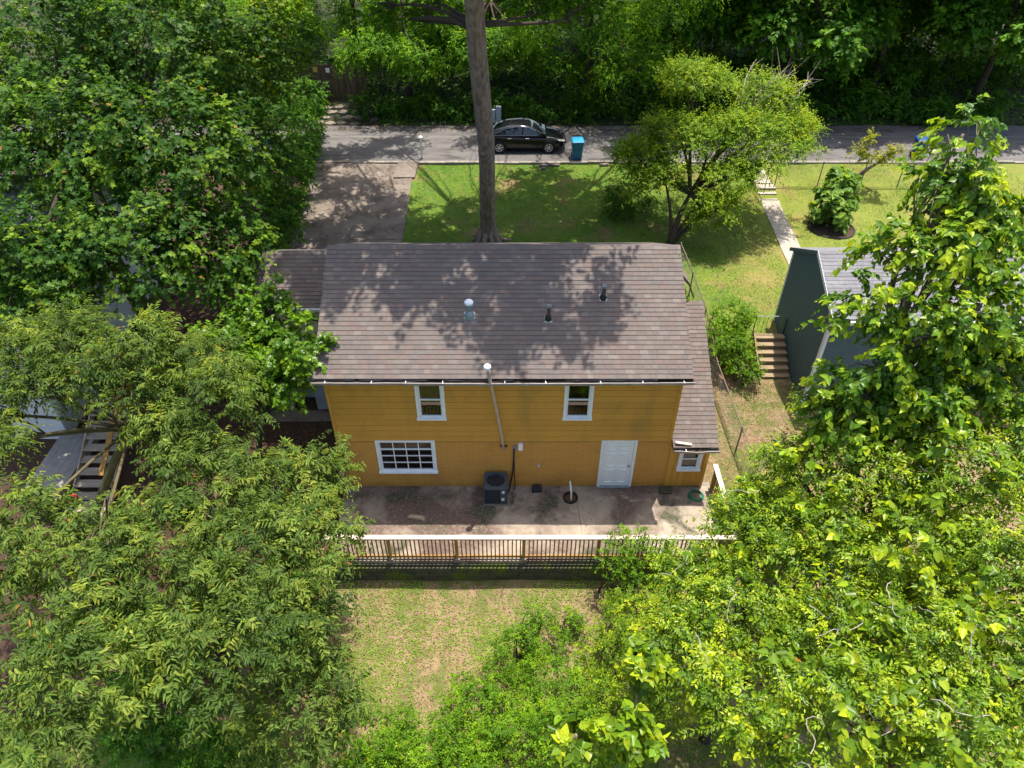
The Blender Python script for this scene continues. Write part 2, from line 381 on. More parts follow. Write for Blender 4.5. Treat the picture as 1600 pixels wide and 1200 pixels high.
# street
m = MB(); xs = [-70 + 2 * i for i in range(71)]
vs = []; fs = []
for i, x in enumerate(xs):
    w = 0.10 * math.sin(x * .9) + 0.08 * math.sin(x * 2.3)
    vs += [(x, 22.72 + .04 * math.sin(x * 1.7), 1.19), (x, 25.3, 1.26), (x, 28.0 + w, 1.19), (x, 28.0 + w, 1.0)]
for i in range(len(xs) - 1):
    a = i * 4
    for k in range(3): fs.append((a + k, a + 4 + k, a + 5 + k, a + k + 1))
m.add(vs, fs); street = struct(m.build('street', M_asph))
m = MB(); # tar joint seam on the asphalt
m.box(-60, 60, 26.08, 26.13, 1.19, 1.2445); m.build('tar_seam', M_kerb, street)
M_crack = mat('tar_crack', (0.05, 0.045, 0.04), (0.04, 0.036, 0.03), 0.9, 5)
for k in range(26):
    x = rnd.uniform(-14, 26); y = rnd.uniform(23.1, 27.6); m = MB(); a = rnd.uniform(-.5, .5) + (1.57 if k % 3 == 0 else 0)
    pts = []
    for j in range(7):
        if not 22.9 < y < 27.8: break
        pts.append((x, y, 1.19 + .07 * (1 - abs(y - 25.3) / 2.6) + .001)); x += .4 * math.cos(a); y += .4 * math.sin(a); a += rnd.uniform(-.6, .6)
    if len(pts) < 3: continue
    v = []
    for p in pts: v += [(p[0] - .012, p[1] - .018, p[2] + .004), (p[0] + .012, p[1] + .018, p[2] + .004)]
    m.add(v, [(2 * i, 2 * i + 2, 2 * i + 3, 2 * i + 1) for i in range(len(pts) - 1)]); m.build('crack', M_crack, street)
# kerb: broken concrete edging, lumps
kerb = struct(MB().box(-5.15, 40, 22.56, 22.68, 1.0, 1.19).build('kerb', M_kerb))
x = -8.9
while x < 30:
    l = rnd.uniform(.7, 2.0)
    if not (12.7 < x < 13.7):
        h = rnd.uniform(.005, .05)
        MB().box(x, x + l - .02, 22.5 + rnd.uniform(-.05, .03), 22.72, 1.02, 1.2 + h).build('kerb_stone', M_kerb, kerb, bevel=.015)
    x += l
# driveway slabs
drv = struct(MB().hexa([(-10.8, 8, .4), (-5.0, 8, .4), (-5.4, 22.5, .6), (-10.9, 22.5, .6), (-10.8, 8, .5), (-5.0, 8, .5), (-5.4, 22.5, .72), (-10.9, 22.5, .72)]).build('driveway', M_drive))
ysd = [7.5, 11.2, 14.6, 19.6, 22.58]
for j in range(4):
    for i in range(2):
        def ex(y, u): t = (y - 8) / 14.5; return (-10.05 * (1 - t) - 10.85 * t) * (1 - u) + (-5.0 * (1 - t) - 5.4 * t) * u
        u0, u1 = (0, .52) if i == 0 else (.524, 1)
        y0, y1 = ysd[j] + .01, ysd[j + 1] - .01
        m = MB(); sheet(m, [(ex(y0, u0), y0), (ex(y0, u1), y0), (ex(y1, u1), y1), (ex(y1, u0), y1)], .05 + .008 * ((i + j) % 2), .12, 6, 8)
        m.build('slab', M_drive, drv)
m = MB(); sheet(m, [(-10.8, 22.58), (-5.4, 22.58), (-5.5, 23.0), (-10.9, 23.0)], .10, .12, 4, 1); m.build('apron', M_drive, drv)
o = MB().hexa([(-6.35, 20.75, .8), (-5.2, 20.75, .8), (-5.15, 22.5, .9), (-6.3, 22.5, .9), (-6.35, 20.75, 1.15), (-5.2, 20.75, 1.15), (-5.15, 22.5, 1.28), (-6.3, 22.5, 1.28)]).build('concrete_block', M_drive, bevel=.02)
tag(o, 'raised rectangular concrete block on the right edge of the driveway by the street', 'concrete block')
# neighbour's walkway and steps
wk = struct(MB().hexa([(12.3, 8, .5), (13.1, 8, .5), (13.65, 18.6, .6), (12.75, 18.6, .6), (12.3, 8, .72), (13.1, 8, .72), (13.65, 18.6, .72), (12.75, 18.6, .72)]).build('walkway', M_walk))
yy = [8, 10.4, 12.9, 15.2, 17.3, 18.55]
for a, b in zip(yy, yy[1:]):
    f = lambda y: 12.15 + (y - 8) * .062
    m = MB(); sheet(m, [(f(a), a + .01), (f(a) + .92, a + .01), (f(b) + .92, b - .01), (f(b), b - .01)], .045, .12, 2, 4); m.build('slab', M_walk, wk)
for k in range(3):
    MB().box(12.68 + .03 * k, 13.66 + .03 * k, 18.62 + .36 * k, 19.1 + .36 * k, .6, .90 + .145 * k).build('step', M_walk, wk, bevel=.02)
m = MB(); sheet(m, [(12.78, 19.86), (13.66, 19.86), (13.6, 22.5), (12.82, 22.5)], .06, .12, 2, 4); m.build('slab', M_walk, wk)
# patio
pat = struct(MB().box(-5.30, 6.40, -2.80, 0.2, -1.1, -0.03).build('patio', M_kerb))
MB().hexa([(-5.32, -2.88, -.12), (2.16, -2.88, -.12), (2.02, .0, -.12), (-5.32, .0, -.12), (-5.32, -2.88, 0), (2.16, -2.88, 0), (2.02, .0, 0), (-5.32, .0, 0)]).build('slab', M_conc, pat)
MB().hexa([(2.175, -2.88, -.12), (6.42, -2.88, -.12), (6.42, .0, -.12), (2.035, .0, -.12), (2.175, -2.88, -.004), (6.42, -2.88, -.004), (6.42, .0, -.004), (2.035, .0, -.004)]).build('slab', M_conc, pat)
# retaining wall of mossy blocks under the patio edge
rw = thing('retaining_wall', 'low dark mossy block wall below the patio railing', 'wall', (0.5, -2.93, -1))
MB().box(-5.8, 5.9, -.0, .08, -.4, .88).build('backing', M_block, rw)
for r in range(5):
    x = -5.8 - (.22 if r % 2 else 0)
    while x < 5.85:
        l = .44
        MB().box(max(x, -5.8), min(x + l - .012, 5.88), -.06 - rnd.uniform(0, .02), .0, -.22 + r * .205, -.028 + r * .205).build('block', M_block, rw, bevel=.008)
        x += l
# ------------------------------------------------------------------ mustard house
X0, X1, YB, YF = -5.34, 4.85, 0.0, 6.8
EZ, RY, RZ = 4.84, 3.40, 6.84            # eave height, ridge y / z
PITCH = math.atan2(RZ - EZ, RY + 0.34)
house = thing('mustard_house', 'two storey mustard yellow house with brown shingle roof and rear patio', 'house', (0, 0, 0))
wins = {'a': (-2.78, -1.94, 2.99, 4.47), 'b': (1.50, 2.34, 2.99, 4.47), 'c': (-4.17, -2.35, .68, 2.10), 'd': (2.73, 3.83, 0.0, 2.10)}
def wall_with_holes(mb, x0, x1, z0, z1, y0, y1, holes):
    xs = sorted({x0, x1, *[h[0] for h in holes], *[h[1] for h in holes]}); xs = [x for x in xs if x0 <= x <= x1]
    for a, b in zip(xs, xs[1:]):
        zs = [(z0, z1)]
        for h in holes:
            if h[0] <= a + 1e-6 and h[1] >= b - 1e-6:
                nz = []
                for p, q in zs:
                    if h[2] > p: nz.append((p, min(q, h[2])))
                    if h[3] < q: nz.append((max(p, h[3]), q))
                zs = [t for t in nz if t[1] - t[0] > 1e-4]
        for p, q in zs: mb.box(a, b, y0, y1, p, q)
ins = lambda w, d=.06: (w[0] + d, w[1] - d, w[2] + (d if w[2] > .1 else 0), w[3] - d)
holes = [ins(wins[k]) for k in 'abcd']
# rear wall below: painted block; above: lap boards on a backing
m = MB(); wall_with_holes(m, X0 + .02, X1, 0.0, 2.06, .0, .15, holes); wl = m.build('lower_wall', M_bwall, house)
m = MB(); wall_with_holes(m, X0 + .02, X1, 2.06, 4.80, .02, .15, holes); wu = m.build('upper_wall', M_wall, house)
NB = 12; bh = (4.80 - 2.05) / NB
for r in range(NB):
    z0 = 2.05 + r * bh; z1 = z0 + bh
    segs = [(X0 + .1, X1 - .1)]
    for k in 'ab':
        w = wins[k]
        if z0 < w[3] - .03 and z1 > w[2] + .03:
            ns = []
            for p, q in segs:
                if w[0] + .05 > p and w[0] + .05 < q: ns.append((p, w[0] + .05)); ns.append((w[1] - .05, q))
                else: ns.append((p, q))
            segs = ns
    for p, q in segs:
        # butt joints where boards end
        cuts = [p] + sorted(rnd.uniform(p + 1, q - 1) for _ in range(1 if q - p > 4 else 0)) + [q]
        for a, b in zip(cuts, cuts[1:]):
            j = rnd.uniform(-.003, .003)
            MB().hexa([(a + .002, -.024 + j, z0), (b - .002, -.024 + j, z0), (b - .002, .02, z0), (a + .002, .02, z0), (a + .002, -.014 + j, z1 - .018), (b - .002, -.014 + j, z1 - .018), (b - .002, .02, z1 - .018), (a + .002, .02, z1 - .018)]).build('board', M_wall, wu)
for xa in (X0, X1 - .10):
    MB().box(xa, xa + .10, -.035, .08, 2.0 if xa > 0 else 0.02, 4.8).build('corner_trim', M_wall, house, bevel=.004)
MB().box(X0 + .1, X1 - .1, -.012, .0, 2.024, 2.048).build('drip_strip', M_rust, house)
# other walls
m = MB()
m.box(X0, X0 + .14, .1, YF, 0, 4.8); m.box(X1 - .14, X1, .1, YF, 0, 4.8); m.box(X0, X1, YF - .14, YF, 0, 4.8)
for x in (X0, X1 - .14):
    m.add([(x, 0, 4.8), (x, YF, 4.8), (x, 3.4, 6.62), (x + .14, 0, 4.8), (x + .14, YF, 4.8), (x + .14, 3.4, 6.62)], [(0, 2, 1), (3, 4, 5), (0, 1, 4, 3), (1, 2, 5, 4), (2, 0, 3, 5)])
m.build('side_walls', M_wall, house)
MB().box(X0 + .15, X1 - .15, .16, YF - .2, 2.5, 2.6).build('inner_floor', M_roomd, house)
MB().box(X0 + .15, X1 - .15, 2.4, 2.5, 0.0, 4.7).build('inner_wall', M_roomd, house)
# gable side boards (right side shows in a sliver)
for r in range(12):
    z0 = 2.05 + r * bh
    MB().hexa([(X1, .1, z0), (X1 + .022, .1, z0), (X1 + .022, 6.7, z0), (X1, 6.7, z0), (X1, .1, z0 + bh), (X1 + .006, .1, z0 + bh), (X1 + .006, 6.7, z0 + bh), (X1, 6.7, z0 + bh)]).build('board', M_wall, wu)
# windows
def window(w, y=0.0, cols=1, rows=2, meet=True, case=.085, curtain=True):
    x0, x1, z0, z1 = w
    win = MB(); c = case
    f = MB()
    f.box(x0, x0 + c, y - .05, y + .03, z0, z1); f.box(x1 - c, x1, y - .05, y + .03, z0, z1)
    f.box(x0 + c, x1 - c, y - .05, y + .03, z1 - c * .8, z1)
    wo_ = f.build('window', M_trim, house, bevel=.004)
    MB().hexa([(x0 - .02, y - .085, z0 - .005), (x1 + .02, y - .085, z0 - .005), (x1 + .02, y + .03, z0 - .005), (x0 - .02, y + .03, z0 - .005), (x0 - .02, y - .085, z0 + .055), (x1 + .02, y - .085, z0 + .055), (x1 + .02, y + .03, z0 + .08), (x0 - .02, y + .03, z0 + .08)]).build('sill', M_trim, wo_)
    a0, a1, b0, b1 = x0 + c, x1 - c, z0 + .07, z1 - c * .8
    s = .045
    sh = MB()
    sh.box(a0, a0 + s, y + .0, y + .05, b0, b1); sh.box(a1 - s, a1, y + .0, y + .05, b0, b1)
    sh.box(a0 + s, a1 - s, y + .0, y + .05, b0, b0 + s); sh.box(a0 + s, a1 - s, y + .0, y + .05, b1 - s, b1)
    sh.build('sash', M_trim, wo_)
    xs = [a0 + s + (a1 - a0 - 2 * s) * i / cols for i in range(cols + 1)]
    zs = [b0 + s + (b1 - b0 - 2 * s) * i / rows for i in range(rows + 1)]
    t = .014
    for i in range(1, cols): MB().box(xs[i] - t, xs[i] + t, y + .012, y + .045, zs[0], zs[-1]).build('muntin', M_trim, wo_)
    for i in range(1, rows):
        tt = t * (1.6 if (rows == 2 or i == 3) else 1)
        MB().box(xs[0], xs[-1], y + .008 - (.01 if i == 3 or rows == 2 else 0), y + .048, zs[i] - tt, zs[i] + tt).build('muntin', M_trim, wo_)
    for i in range(cols):
        for j in range(rows):
            MB().box(xs[i] + (t if i else 0), xs[i + 1] - (t if i < cols - 1 else 0), y + .026, y + .032, zs[j] + t, zs[j + 1] - t).build('pane', M_glass, wo_)
    if curtain:
        cb = MB(); n = 24; vv = []; ff = []
        zt, zb = b1, b0 + (b1 - b0) * curtain
        for i in range(n + 1):
            x = a0 + (a1 - a0) * i / n; yy_ = y + .12 + .012 * math.sin(i * 1.9)
            vv += [(x, yy_, zb), (x, yy_, zt)]
        ff = [(2 * i, 2 * i + 2, 2 * i + 3, 2 * i + 1) for i in range(n)]
        cb.add(vv, ff); cb.build('curtain', M_curt, wo_)
    return wo_
window(wins['a'], curtain=.04)
window(wins['b'], curtain=.04)
window(wins['c'], cols=4, rows=4, curtain=None)
MB().box(-4.3, -2.2, .3, .9, .0, .85).build('inner_bench', M_curt, house)
# door
d = wins['d']
fr = MB(); fr.box(d[0], d[0] + .085, -.035, .06, 0, 2.1); fr.box(d[1] - .085, d[1], -.035, .06, 0, 2.1); fr.box(d[0] + .085, d[1] - .085, -.035, .06, 2.02, 2.1)
dr = fr.build('door', M_trim, house, bevel=.004)
MB().box(d[0] + .09, d[1] - .09, .012, .05, .02, 2.015).build('leaf', M_door, dr)
lw = d[1] - d[0] - .18
for cx in (.28, .72):
    for z0, z1 in ((.18, .80), (.92, 1.52), (1.66, 1.90)):
        xc = d[0] + .09 + lw * cx; hw = lw * .165
        p = MB(); o_ = .0
        p.add([(xc - hw, .012, z0), (xc + hw, .012, z0), (xc + hw, .012, z1), (xc - hw, .012, z1),
               (xc - hw + .02, -.010, z0 + .02), (xc + hw - .02, -.010, z0 + .02), (xc + hw - .02, -.010, z1 - .02), (xc - hw + .02, -.010, z1 - .02),
               (xc - hw + .05, .010, z0 + .05), (xc + hw - .05, .010, z0 + .05), (xc + hw - .05, .010, z1 - .05), (xc - hw + .05, .010, z1 - .05)],
              [(0, 1, 5, 4), (1, 2, 6, 5), (2, 3, 7, 6), (3, 0, 4, 7), (4, 5, 9, 8), (5, 6, 10, 9), (6, 7, 11, 10), (7, 4, 8, 11), (8, 9, 10, 11)])
        p.build('panel', M_door, dr)
k = MB(); k.lathe([(0, .07), (.025, .065), (.034, .045), (.03, .025), (.014, .012), (.014, 0), (.03, 0)], (0, 0, 0), 12)
ko = k.build('knob', M_galv, dr, smooth=True); ko.rotation_euler = (R(90), 0, 0); ko.location = (d[1] - .17, .010, .95)
MB().box(d[0] + .06, d[1] - .06, -.10, .03, .0, .025).build('threshold', M_galv, dr)
# roof
def roof_slab(name, x0, x1, y0, z0, y1, z1, th=.10, parent=None):
    m = MB(); m.hexa([(x0, y0, z0 - th), (x1, y0, z0 - th), (x1, y1, z1 - th), (x0, y1, z1 - th), (x0, y0, z0), (x1, y0, z0), (x1, y1, z1), (x0, y1, z1)])
    return m.build(name, M_deck, parent or house)
TW, EXP = .305, .145
def tab_mesh(mi, w=TW):
    L = .20
    m = MB(); m.hexa([(0.002, 0, 0), (w - .002, 0, 0), (w - .002, L, 0), (.002, L, 0), (0.002, 0, .026), (w - .002, 0, .026), (w - .002, L, .004), (.002, L, .004)])
    return m.mesh('shingle', SH[mi])
TABS = [tab_mesh(i) for i in range(len(SH))]
def tone(): return rnd.choices(range(len(SH)), [5, 4, 3, 3, 4, 3, 1.2])[0]
def shingles(roof, x0, x1, y0, z0, y1, z1, first, lift=.002):
    """first = number of lowest courses laid as single shingles, the rest as one part"""
    sl_ = math.hypot(y1 - y0, z1 - z0); p = math.atan2(z1 - z0, y1 - y0); n = int(sl_ / EXP)
    ex = sl_ / n; st = MB()
    uy, uz = math.cos(p), math.sin(p)
    for r in range(n):
        off = -rnd.uniform(0, .25); x = x0 + off
        s0 = r * ex - .02
        while x < x1 - .02:
            TW = rnd.choice((.17, .21, .25, .30))
            a = max(x, x0 - .012 + rnd.uniform(0, .01)); b = min(x + TW, x1 + .012 - rnd.uniform(0, .01)); k = tone()
            h = lift + rnd.uniform(0, .002) + .004
            oy = y0 + uy * s0 - uz * h; oz = z0 + uz * s0 + uy * h
            # slight curl at the butt
            if r < first and b - a > TW * .9:
                o = link('shingle', TABS[k], roof); o.scale = (TW / .305, 1, 1); o.location = (a, oy, oz); o.rotation_euler = (p, rnd.uniform(-.008, .008), 0)
            elif b - a > .03:
                L = .20 if r < n - 1 else .16; c = .026; e = .002
                def P(x_, s_, t_): return (x_, oy + uy * s_ - uz * t_, oz + uz * s_ + uy * t_)
                st.hexa([P(a + e, 0, 0), P(b - e, 0, 0), P(b - e, L, 0), P(a + e, L, 0), P(a + e, 0, c), P(b - e, 0, c), P(b - e, L, .004), P(a + e, L, .004)], k)
            x += TW
    if st.v: tag(st.build('shingles', SH, roof), kind='stuff')
rf = roof_slab('roof', X0 - .13, X1 + .13, -.34, EZ, RY, RZ)
m = MB(); m.hexa([(X0 - .13, RY, RZ - .1), (X1 + .13, RY, RZ - .1), (X1 + .13, YF + .34, EZ - .1), (X0 - .13, YF + .34, EZ - .1), (X0 - .13, RY, RZ), (X1 + .13, RY, RZ), (X1 + .13, YF + .34, EZ), (X0 - .13, YF + .34, EZ)])
m.build('street_side_slope', SH[1], rf)
shingles(rf, X0 - .13, X1 + .13, -.36, EZ, RY, RZ, 5)
x = X0 - .13
while x < X1 + .1:   # ridge caps
    b = min(x + .31, X1 + .14); dy = .14; dz = dy * math.tan(PITCH); k = tone(); u = .022; z = RZ + .018
    MB().add([(x, RY - dy, z - dz), (b, RY - dy, z - dz), (b, RY, z), (x, RY, z), (b, RY + dy, z - dz), (x, RY + dy, z - dz), (x, RY - dy, z - dz - u), (b, RY - dy, z - dz - u)], [(0, 1, 2, 3), (3, 2, 4, 5), (6, 7, 1, 0), (0, 3, 5, 6)]).build('ridge_cap', SH[k], rf)
    x += .31
for x in (X0 - .125, X1 + .105):
    for (ya, za, yb, zb) in ((-.34, EZ, RY, RZ), (RY, RZ, YF + .34, EZ)):
        MB().hexa([(x, ya, za - .16), (x + .02, ya, za - .16), (x + .02, yb, zb - .16), (x, yb, zb - .16), (x, ya, za - .004), (x + .02, ya, za - .004), (x + .02, yb, zb - .004), (x, yb, zb - .004)]).build('rake_board', M_wall, house)
MB().box(X0 - .1, X1 + .1, -.33, .02, 4.69, 4.72).build('soffit', M_wall, house)
MB().box(X0 - .13, X1 + .13, -.342, -.32, 4.66, 4.80).build('fascia', M_debris, house)
def gutter(x0, x1, y, z, n, sag, parent, seed=1):
    q = random.Random(seed); prof = [(.0, .10), (.0, .0), (-.03, -.02), (-.10, -.02), (-.125, .02), (-.13, .085), (-.145, .09), (-.145, .08), (-.133, .015), (-.105, -.03), (-.03, -.03), (.008, -.005)]
    rings = []; lips = []
    for i in range(n + 1):
        x = x0 + (x1 - x0) * i / n; dz = sag * math.sin(i / n * math.pi * 2.3 + 1) + q.uniform(-.006, .006); dy = q.uniform(-.006, .006)
        rings.append([(x, y + a + dy, z + b + dz) for a, b in prof]); lips.append((x, y - .14 + dy, z + .09 + dz))
    m = MB(); m.loft(rings); g = m.build('gutter', M_gut, parent)
    m = MB(); m.tube(lips, .009, 6); m.build('lip', mat('faded_lip', (.5, .46, .43), (.38, .34, .31), .6, 6), g)
    m = MB(); rr = []
    for i in range(n * 2 + 1):
        x = x0 + (x1 - x0) * i / (n * 2); h = .075 + q.uniform(-.03, .02)
        rr.append([(x, y - .005, z + h), (x, y - .06, z + h + q.uniform(-.01, .02)), (x, y - .128, z + h - .01)])
    m.loft(rr, closed=False, cap=False); m.build('debris', M_debris, g)
    x = x0 + .35
    while x < x1:
        MB().bar((x, y + .02, z + .10), (x + q.uniform(-.02, .02), y - .15, z + .097), .022, .006).build('hanger', M_trim, g)
        x += q.uniform(.8, 1.9)
    return g
gutter(X0 - .16, X1 + .17, -.345, EZ - .16, 26, .014, house, 3)
# vents on the roof
def roof_z(y): return EZ + (y + .36) * (RZ - EZ) / (RY + .36)
def flash(x, y, w, parent):
    pts = []
    for sx, sy in ((-1, -1), (1, -1), (1, 1), (-1, 1)):
        pts.append((x + sx * w, y + sy * w, roof_z(y + sy * w) + .025))
    MB().hexa([(a, b, c - .01) for a, b, c in pts] + [(a, b, c + .004) for a, b, c in pts]).build('flashing', M_galv, parent)
vx, vy = -1.21, 1.32; z = roof_z(vy)
v = MB().cyl((vx, vy, z - .1), (vx, vy, z + .42), .075, n=16).build('flue_vent', M_galv, house, smooth=False)
flash(vx, vy, .16, v)
MB().lathe([(.15, -.03), (.13, .08), (.10, .16), (.08, .2)], (vx, vy, z), 16).build('boot', M_galv, v)
MB().lathe([(.08, .33), (.115, .34), (.115, .42), (.085, .43)], (vx, vy, z), 16).build('collar', M_galv, v)
MB().lathe([(.10, .43), (.125, .44), (.125, .50), (.09, .54), (0, .555)], (vx, vy, z), 16).build('cap', M_trim, v)
for vx, vy, hh in ((1.03, 1.24, .46), (2.62, 1.83, .42)):
    z = roof_z(vy)
    v = MB().cyl((vx, vy, z - .1), (vx + .012, vy, z + hh), .05, n=14).build('vent_pipe', M_rust, house)
    flash(vx, vy, .11, v)
    MB().lathe([(.105, -.04), (.095, .08), (.075, .14), (.055, .145)], (vx, vy, z), 14).build('boot', M_acdark, v)
    MB().lathe([(.055, hh - .06), (.066, hh - .03), (.066, hh + .015), (.05, hh + .03), (.03, hh + .02)], (vx + .012, vy, z), 14).build('cap', M_galv, v)
# leaning flue pipe on the rear wall
fp = MB().tube([(-.25, -.075, 1.72), (-.30, -.10, 2.3), (-.44, -.22, 3.5), (-.62, -.50, 5.05), (-.655, -.53, 5.33)], .042, 12).build('wall_flue', M_flue, house, smooth=True)
MB().lathe([(.05, -.04), (.095, -.03), (.10, .05), (.085, .075), (0, .085)], (-.66, -.535, 5.36), 16).build('cap', M_trim, fp)
MB().tube([(-.605, -.475, 4.9), (-.638, -.515, 5.2)], .052, 12).build('sleeve', M_gut, fp)
MB().box(-.36, -.14, -.05, .0, 1.83, 1.89).build('bracket', M_rust, fp)
# eave vent, boxes and cables on the wall
ev = MB().box(-.10, .48, -.045, .02, 4.42, 4.60).build('eave_vent', M_gut, house)
for k in range(4): MB().box(-.07, .45, -.058, -.044, 4.445 + k * .036, 4.462 + k * .036).build('louver', M_acbody, ev)
jb = MB().box(.19, .33, -.11, .0, 1.74, 1.99).build('meter_box', M_trim, house, bevel=.012)
db = MB().box(.02, .11, -.08, .0, 1.70, 1.88).build('conduit_box', M_gdoor, house, bevel=.008)
MB().tube([(.065, -.05, 1.84), (.06, -.09, 1.70), (.055, -.08, 1.3), (.02, -.09, .7), (-.05, -.14, .30), (-.10, -.30, .12), (-.16, -.42, .16)], .026, 8).build('cable', M_dark, db, smooth=True)
MB().tube([(.07, -.05, 1.30), (.08, -.07, .6), (.10, -.06, .15), (.06, -.2, .02)], .013, 6).build('cable', M_black, db, smooth=True)
oc = MB().box(.80, .87, -.03, .0, .93, 1.03).build('outlet', M_greyp, house, bevel=.006)
MB().box(.818, .852, -.04, -.03, .955, 1.0).build('cover', M_trim, oc)
# ---- lean-to on the right
LX0, LX1, LE = 4.85, 6.10, 2.03
lw_ = (5.18, 5.90, .80, 1.75)
m = MB(); wall_with_holes(m, LX0, LX1, 0, 1.98, .02, .12, [ins(lw_)]); lt = m.build('lean_to_wall', M_wall, house)
m = MB(); m.box(LX1 - .12, LX1, .12, 4.1, -.3, 1.98)
m.add([(LX1 - .12, 0.1, 1.98), (LX1, .1, 1.98), (LX1, 4.1, 4.1), (LX1 - .12, 4.1, 4.1), (LX1 - .12, 4.1, 1.98), (LX1, 4.1, 1.98)], [(0, 1, 2, 3), (0, 3, 4), (1, 5, 2)])
m.build('lean_to_side', M_wall, house)
x = LX0 + .03
while x < LX1 - .1:
    b = min(x + .195, LX1 - .09)
    for (za, zb) in ([(0.02, .82), (1.72, 1.97)] if (x > lw_[0] - .14 and b < lw_[1] + .14) else [(.02, 1.97)]):
        MB().box(x + .004, b - .004, -.008, .02, za, zb).build('plank', M_wall, lt)
    x += .195
MB().box(LX1 - .09, LX1 + .01, -.02, .1, .01, 1.97).build('corner_trim', M_wall, house, bevel=.004)
window(lw_, y=-.01, rows=2, curtain=.35)
lr = roof_slab('lean_to_roof', LX0 + .02, LX1 + .14, -.22, LE, 4.15, 4.37)
shingles(lr, LX0 + .02, LX1 + .14, -.24, LE, 4.15, 4.37, 13)
gutter(LX0 + .04, LX1 + .16, -.23, LE - .15, 8, .03, house, 8)
MB().bar((4.93, -.16, 2.16), (5.42, -.20, 2.10), .09, .03).build('loose_board', M_woodtop, house)
MB().box(LX0 + .03, LX1 + .1, -.21, .0, 1.86, 1.88).build('lean_to_soffit', M_wall, house)
# small street-side roof end seen past the ridge side
pr = MB(); prof = [(4.95, 5.52), (5.4, 5.38), (5.72, 5.02), (5.95, 4.5)]
rings = [[(x, y, z) for x, z in prof] + [(x, y, z - .12) for x, z in reversed(prof)] for y in (4.2, 4.8)]
pr.loft(rings); po = pr.build('porch_roof', SH[3], house)
MB().box(4.86, 5.7, 4.3, 4.75, .5, 4.6).build('porch_wall', M_wall, house)
# ---- white-sided wing on the left
WX0, WY = -7.95, 3.45
m = MB(); m.box(WX0, X0, WY, WY + .12, 2.55, 4.72); ww = m.build('wing_wall', M_wsid, house)
z = 2.55
while z < 4.7:
    MB().hexa([(WX0, WY - .02, z), (X0, WY - .02, z), (X0, WY, z), (WX0, WY, z), (WX0, WY - .003, z + .11), (X0, WY - .003, z + .11), (X0, WY, z + .11), (WX0, WY, z + .11)]).build('siding', M_wsid, ww)
    z += .11
m = MB(); m.box(WX0, WX0 + .12, WY + .12, 6.5, 0.4, 4.72); m.box(WX0, X0, 6.38, 6.5, .4, 4.7); m.build('wing_side', M_wsid, house)
MB().box(-5.98, X0 - .0, WY - .02, WY + .1, .1, 2.55).build('wing_panel', M_wsid, house)
gd = MB().box(-6.95, -6.0, WY + .02, WY + .08, .12, 2.5).build('grey_door', M_gdoor, house, bevel=.006)
MB().box(-6.85, -6.1, WY + .0, WY + .02, 1.4, 2.3).build('pane', M_carg, gd)
MB().box(-7.92, -7.8, WY, WY + .12, .1, 2.55).build('wing_post', M_wsid, house)
MB().box(-7.8, -6.97, WY + .6, WY + .7, .1, 2.55).build('wing_recess', M_gdoor, house)
MB().box(WX0, X0, WY + .11, WY + 2.0, 2.5, 2.56).build('wing_floor', M_gdoor, house)
wr = roof_slab('wing_roof', WX0 - .15, X0 - .10, 3.2, 4.76, 4.98, 5.75)
m = MB(); m.hexa([(WX0 - .15, 4.98, 5.65), (X0 - .1, 4.98, 5.65), (X0 - .1, 6.8, 4.66), (WX0 - .15, 6.8, 4.66), (WX0 - .15, 4.98, 5.75), (X0 - .1, 4.98, 5.75), (X0 - .1, 6.8, 4.76), (WX0 - .15, 6.8, 4.76)]); m.build('street_side_slope', SH[1], wr)
shingles(wr, WX0 - .15, X0 - .10, 3.18, 4.76, 4.98, 5.75, 0)
MB().box(WX0 - .15, X0 - .02, 3.10, 3.19, 4.64, 4.75).build('wing_fascia', M_trim, house)

# slab in front of the wing
o = MB().box(-8.6, -5.4, 2.95, 3.44, -.1, .16).build('wing_step', M_drive); tag(o, 'concrete strip at the foot of the white left wing beside dark mulch', 'concrete strip')

# ------------------------------------------------------------------ patio things
ac = thing('air_conditioner', 'dark grey boxy outdoor air conditioner on the patio against the yellow wall', 'air conditioner', (-.51, -.46, 0))
MB().box(-.38, .38, -.36, .34, 0, .05).build('pad', M_kerb, ac)
m = MB(); m.box(-.335, .335, -.315, .315, .05, .74); m.build('casing', M_acdark, ac, bevel=.03)
for sx in (-1, 1):
    for sy in (-1, 1): MB().box(sx * .345 - .02, sx * .345 + .02, sy * .325 - .02, sy * .325 + .02, .05, .76).build('corner_post', M_acbody, ac, bevel=.012)
for k in range(13):
    z = .12 + k * .047
    MB().hexa([(-.325, -.338, z), (.13, -.338, z), (.13, -.312, z), (-.325, -.312, z), (-.325, -.320, z + .022), (.13, -.320, z + .022), (.13, -.312, z + .022), (-.325, -.312, z + .022)]).build('slat', M_acdark, ac)
MB().box(.14, .325, -.336, -.312, .07, .74).build('service_panel', M_acbody, ac)
MB().box(.18, .27, -.339, -.336, .22, .34).build('sticker', M_label, ac)
MB().box(.20, .28, -.339, -.336, .56, .66).build('sticker', M_label, ac)
MB().box(.336, .339, -.2, -.05, .45, .70).build('sticker', M_label, ac)
MB().box(-.365, .365, -.345, .345, .05, .085).build('base_pan', M_acbody, ac, bevel=.01)
